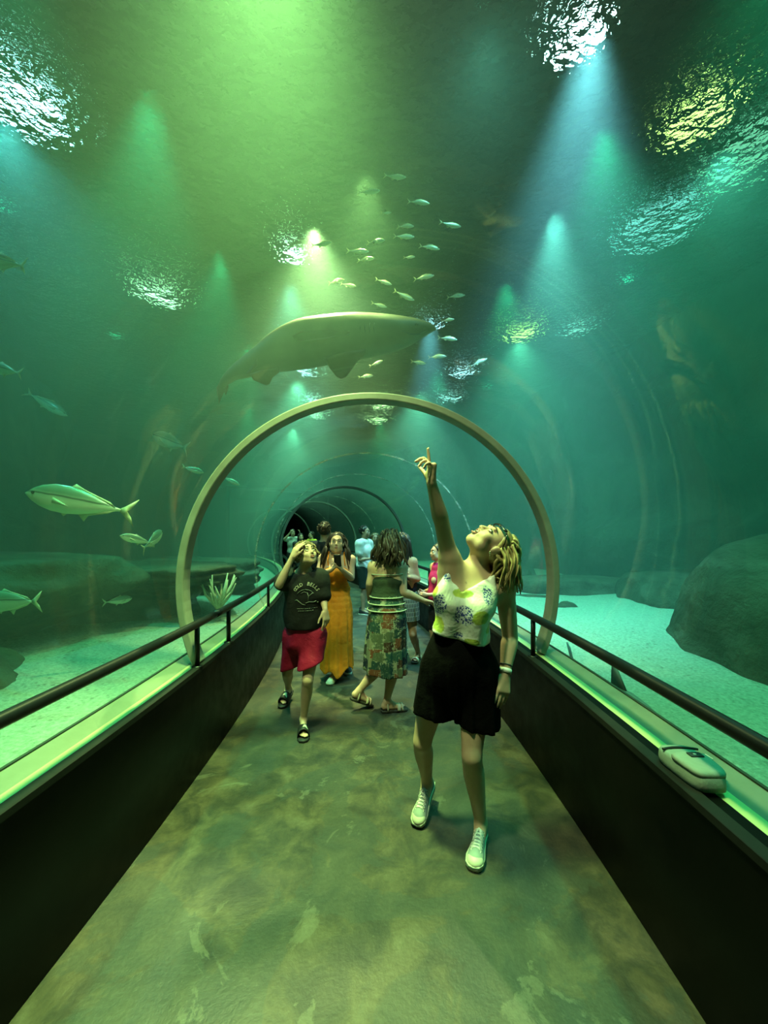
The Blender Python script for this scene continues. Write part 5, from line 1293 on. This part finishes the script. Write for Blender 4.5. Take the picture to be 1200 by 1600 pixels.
# --- simpler figures further back
def figure(px, Y, label, head_py, top_z, fr, sk, hair, top_col, bottom_col, sleeves=True, sex='m', g=1.0, arms=None, skirt=False, hair_len=0, group=None, head_f=None, h=.011, shoe=(.03, .03, .03), bottom='shorts', top='t_shirt', sleeve_k=.55, ca=0):
    "standing figure: px image column, Y depth, top_z total height"
    x0 = (px-CX)/F*Y; root = person((x0, Y, 0), label, group); Hh = top_z; f = V3(fr).normalized(); f.z = 0; f.normalize(); r = f.cross(V3((0, 0, 1)))       # r: the person's right
    P = lambda a, b, z: V3((x0, Y, 0))+r*a*g+f*b*g+V3((0, 0, z*Hh))
    pel, waist, chest, neck = P(0, 0, .535), P(0, 0, .61), P(0, .01, .71), P(0, 0, .835); w = .165 if sex == 'f' else .185
    shR, shL = P(w, 0, .80), P(-w, 0, .80); hipR, hipL = P(.085, 0, .515), P(-.085, 0, .515)
    Hd = Head(P(0, .02, .925), head_f or (f.x, f.y, .05), (0, 0, 1), .128*Hh)
    Fd = Field(.03); torso(Fd, pel, waist, chest, neck, shR, shL, hipR, hipL, f, sex, g*Hh/1.68)
    gg = g*Hh/1.68; shoes = []
    for s_, hp, st in ((1, hipR, .06), (-1, hipL, -.05)):
        an = P(s_*.09, st-.03, .05); limb_leg(Fd, hp, P(s_*.088, st*.6+.01, .285), an, gg, tuple(-f)); Fd.cone(an, P(s_*.095, st+.08, .025), .03*gg, .03*gg, .02)
        shoes.append((P(s_*.098, st+.15, 0), f))
    arms = arms or {}
    mb = MB()
    for s_, sh in ((1, shR), (-1, shL)):
        a = arms.get(s_); el, wr, hd = [P(*q) for q in a[:2]]+[a[2]] if a else [P(s_*(w+.035), -.02, .63), P(s_*(w+.03), .06, .49), None]
        limb_arm(Fd, sh, el, wr, gg*.98); hd = V3((r*hd[0]+f*hd[1]+V3((0, 0, hd[2])))) if hd else V3((0, 0, -1))+f*.2
        nrm = -r*s_ if abs(hd.normalized().dot(r)) < .8 else V3((0, 0, -1)); hand(Fd, mb, wr, hd, nrm, f, .165*gg, [.4, .45, .5, .5], (.5, .3), .04, False)
    Hd.add(Fd, neck, .052*gg); Hd.extras(mb); finish(root, Fd, mb, sk, h)
    T = Field(.045); T.ell(waist, (.145*gg, .11*gg, .15*gg)); T.ell(chest, (.165*gg, .118*gg, .155*gg), Matrix((r, f, V3((0, 0, 1)))).transposed()); T.ell(pel+V3((0, 0, .03)), (.168*gg, .125*gg, .12*gg), Matrix((r, f, V3((0, 0, 1)))).transposed())
    for s_, sh in ((1, shR), (-1, shL)):
        T.cone(neck-V3((0, 0, .04)), sh if sleeves else sh.lerp(neck, .4), .068*gg, .064*gg if sleeves else .03, .04)
        if sleeves:
            a = arms.get(s_); el = P(*a[0]) if a else P(s_*(w+.035), -.02, .63); T.cone(sh, sh.lerp(el, sleeve_k), .064*gg, .060*gg, .03)
    add_mesh(top, T, cloth('cloth_%s_%d' % (top, int(px)), top_col, .8, .2, 200, .5), root, h, .014, wrinkle(.005, 16, 18, px), [zcut(.52*Hh)], lambda D, X, Yy, Z: np.maximum(D, -(np.sqrt((X-neck.x)**2+(Yy-neck.y)**2+((Z-neck.z-.045)*.8)**2)-.066*gg)))
    S = Field(.03)
    if skirt: S.chain([P(0, 0, .58), P(0, 0, .5), P(0, 0, .26)], [.13*gg, .165*gg, .18*gg], .03); zc = .30
    else:
        zc = .30 if bottom == 'shorts' else .05
        S.ell(pel, (.170*gg, .122*gg, .11*gg), Matrix((r, f, V3((0, 0, 1)))).transposed())
        for s_, hp, st in ((1, hipR, .06), (-1, hipL, -.05)): S.chain([hp, P(s_*.088, st*.6+.01, .285), P(s_*.09, st-.03, .03)], [.108*gg, .082*gg, .06*gg], .02)
    add_mesh('skirt' if skirt else bottom, S, cloth('cloth_%s_%d' % (bottom, int(px)), bottom_col, .8), root, h, 0, wrinkle(.004, 14, 18, px), [zcut(zc*Hh), zcut(.585*Hh, False)])
    for tp, d in shoes: sneaker(root, tp, d, 0, .27*gg, cloth('shoe_%d' % int(px), shoe, .7), True)
    hm = MB(); rr = random.Random(int(px)); G = Field(.02); cut = hair_cap(G, Hd, .102, .087, .097, (.86, -.5), (.066, .085)); V, Q = G.mesh(.009, 0, wrinkle(.004, 50, 40, px), [cut])
    def fl(q, rn):
        out = (q-Hd.c).normalized()
        if hair_len == 0: return [q, q+out*.012, q+out*.014-Hd.u*.025]
        e = Hd.c.z-hair_len*(.75+.4*rn.random()); a = q+out*.018; return [q, a, V3((a.x+out.x*.025, a.y+out.y*.025, (a.z+e)/2)), V3((a.x+out.x*.02-f.x*.02, a.y+out.y*.02-f.y*.02, e))]
    locks(hm, [scalp(Hd, rr, .02 if hair_len == 0 else -.005, -.03) for _ in range(90 if hair_len == 0 else 60)], fl, .006 if hair_len == 0 else .011, 5, int(px), 0, .006); np_mesh('hair', V, Q, hair, root, hm, 1)
    return root
figure(507, 5.0, 'person seen from behind in a dark T-shirt, standing behind the person in the orange dress', 833, 1.69, (.15, 1, 0), SK_TAN, BROWN, (.012, .014, .020), (.02, .02, .022), g=1.05, head_f=(.25, .95, .05))
figure(569, 7.3, 'person in a white T-shirt and dark shorts standing in profile in mid tunnel', 833, 1.68, (.9, -.45, 0), SK_TAN, BLACKH, (.72, .76, .72), (.02, .035, .03), arms={1: ((.20, .02, .62), (.12, .20, .635), (-.5, .9, .1)), -1: ((-.20, .03, .63), (-.06, .22, .64), (.6, .8, .1))}, sleeve_k=.6)
figure(586, 7.9, 'person with brown hair in a pale loose top, half hidden behind the white T-shirt', 842, 1.54, (.2, -1, 0), SK_TAN, LBROWN, (.30, .30, .22), (.05, .05, .05), sex='f', hair_len=.2, g=.95)
figure(686, 4.4, 'person with long dark hair in a pink top standing beside the right handrail', 858, 1.43, (-.95, -.25, 0), SK_FAIR, BLACKH, (.46, .02, .12), (.02, .02, .03), sleeves=False, sex='f', hair_len=.27, g=.92, top='tank_top', arms={1: ((.19, .02, .61), (.12, .17, .60), (-.4, .9, 0)), -1: ((-.19, .03, .61), (-.10, .18, .60), (.4, .9, .1))}, h=.009)
figure(457, 12.6, 'distant person in a pale T-shirt, both arms raised to take a picture', 832, 1.66, (.55, -.8, 0), SK_FAIR, BLACKH, (.50, .55, .50), (.03, .03, .03), arms={1: ((.30, .10, .80), (.16, .22, .93), (-.3, .5, .8)), -1: ((-.30, .10, .80), (-.16, .22, .93), (.3, .5, .8))}, h=.014, group='visitors at the far end')
figure(470, 11.6, 'distant person with long black hair in front of the one taking a picture', 842, 1.52, (.4, -.9, 0), SK_TAN, BLACKH, (.03, .03, .035), (.03, .03, .03), sex='f', hair_len=.25, h=.014, group='visitors at the far end')
figure(487, 12.2, 'distant person in a yellow top beside the dark opening at the tunnel end', 836, 1.58, (-.7, -.7, 0), SK_TAN, BROWN, (.62, .55, .05), (.04, .04, .05), h=.014, group='visitors at the far end')

# --- pouch bag on the right ledge
def pouch():
    c = path(1.36, 1.072, .70); root = empty('pouch_bag', (c.x, c.y, .69), 'pale grey green pouch bag with a black badge lying on the right ledge', 'bag')
    M_b = cloth('grey_green_fabric', (.24, .29, .25), .75, .12, 350, .3); M_bk = simple('black_badge', (.015, .015, .015), .5)
    a = V3((.02, 1, 0)).normalized(); b = V3((1, -.02, 0)).normalized(); up = V3((0, 0, 1))
    def pt(u, v, w): return V3(root.location)+a*u+b*v+up*w
    def outline(q, n=40):
        o = []
        for i in range(n):
            th = 2*PI*i/n; e = .45; x = math.copysign(abs(math.cos(th))**e, math.cos(th)); y = math.copysign(abs(math.sin(th))**e, math.sin(th)); o.append((x*.104*q, y*(.060+.008*x)*q))
        return o
    mb = MB(); mb.loft([[pt(x, y, w+.012*(x/.118)*0) for x, y in outline(q)] for w, q in ((0, .9), (.006, .99), (.024, 1.0), (.044, .985), (.054, .93), (.059, .80), (.061, .5), (.061, .05))]); mb.build('body', M_b, root)
    mb = MB(); mb.loft([[pt(x*.62-.034, y*.96, w) for x, y in outline(q)] for w, q in ((.048, 1.0), (.060, 1.02), (.067, .96), (.070, .8), (.0715, .1))]); mb.build('front_pocket', M_b, root)
    mb = MB(); mb.tube([pt(.052+.010*math.cos(y*18), y, .0605+.004*(1-(y/.07)**2)) for y in [-.064+.128*i/14 for i in range(15)]], .0042, 6); mb.build('zip', M_bk, root)
    mb = MB(); mb.box(pt(.0, .012, .0735), (.046, .026, .004), None); bd = mb.build('badge', M_bk, root, bevel=.001)
    mb = MB(); mb.ell(pt(.0, .010, .0757), (.006, .005, .0008), None, 12, 6); mb.build('badge_mark', simple('pale_mark', (.35, .40, .36), .5), bd)
    mb = MB(); mb.tube([pt(.03, .068, .045), pt(.05, .080, .040), pt(.02, .092, .030), pt(-.03, .088, .020), pt(-.05, .070, .02)], .008, 8, 0, True, .35); mb.build('strap', M_bk, root)
    mb = MB(); mb.tube([pt(.040, .078, .052), pt(.004, .076, .056)], .0022, 6); mb.build('zip_pull', simple('white_cord', (.75, .72, .66), .6), root)
pouch()
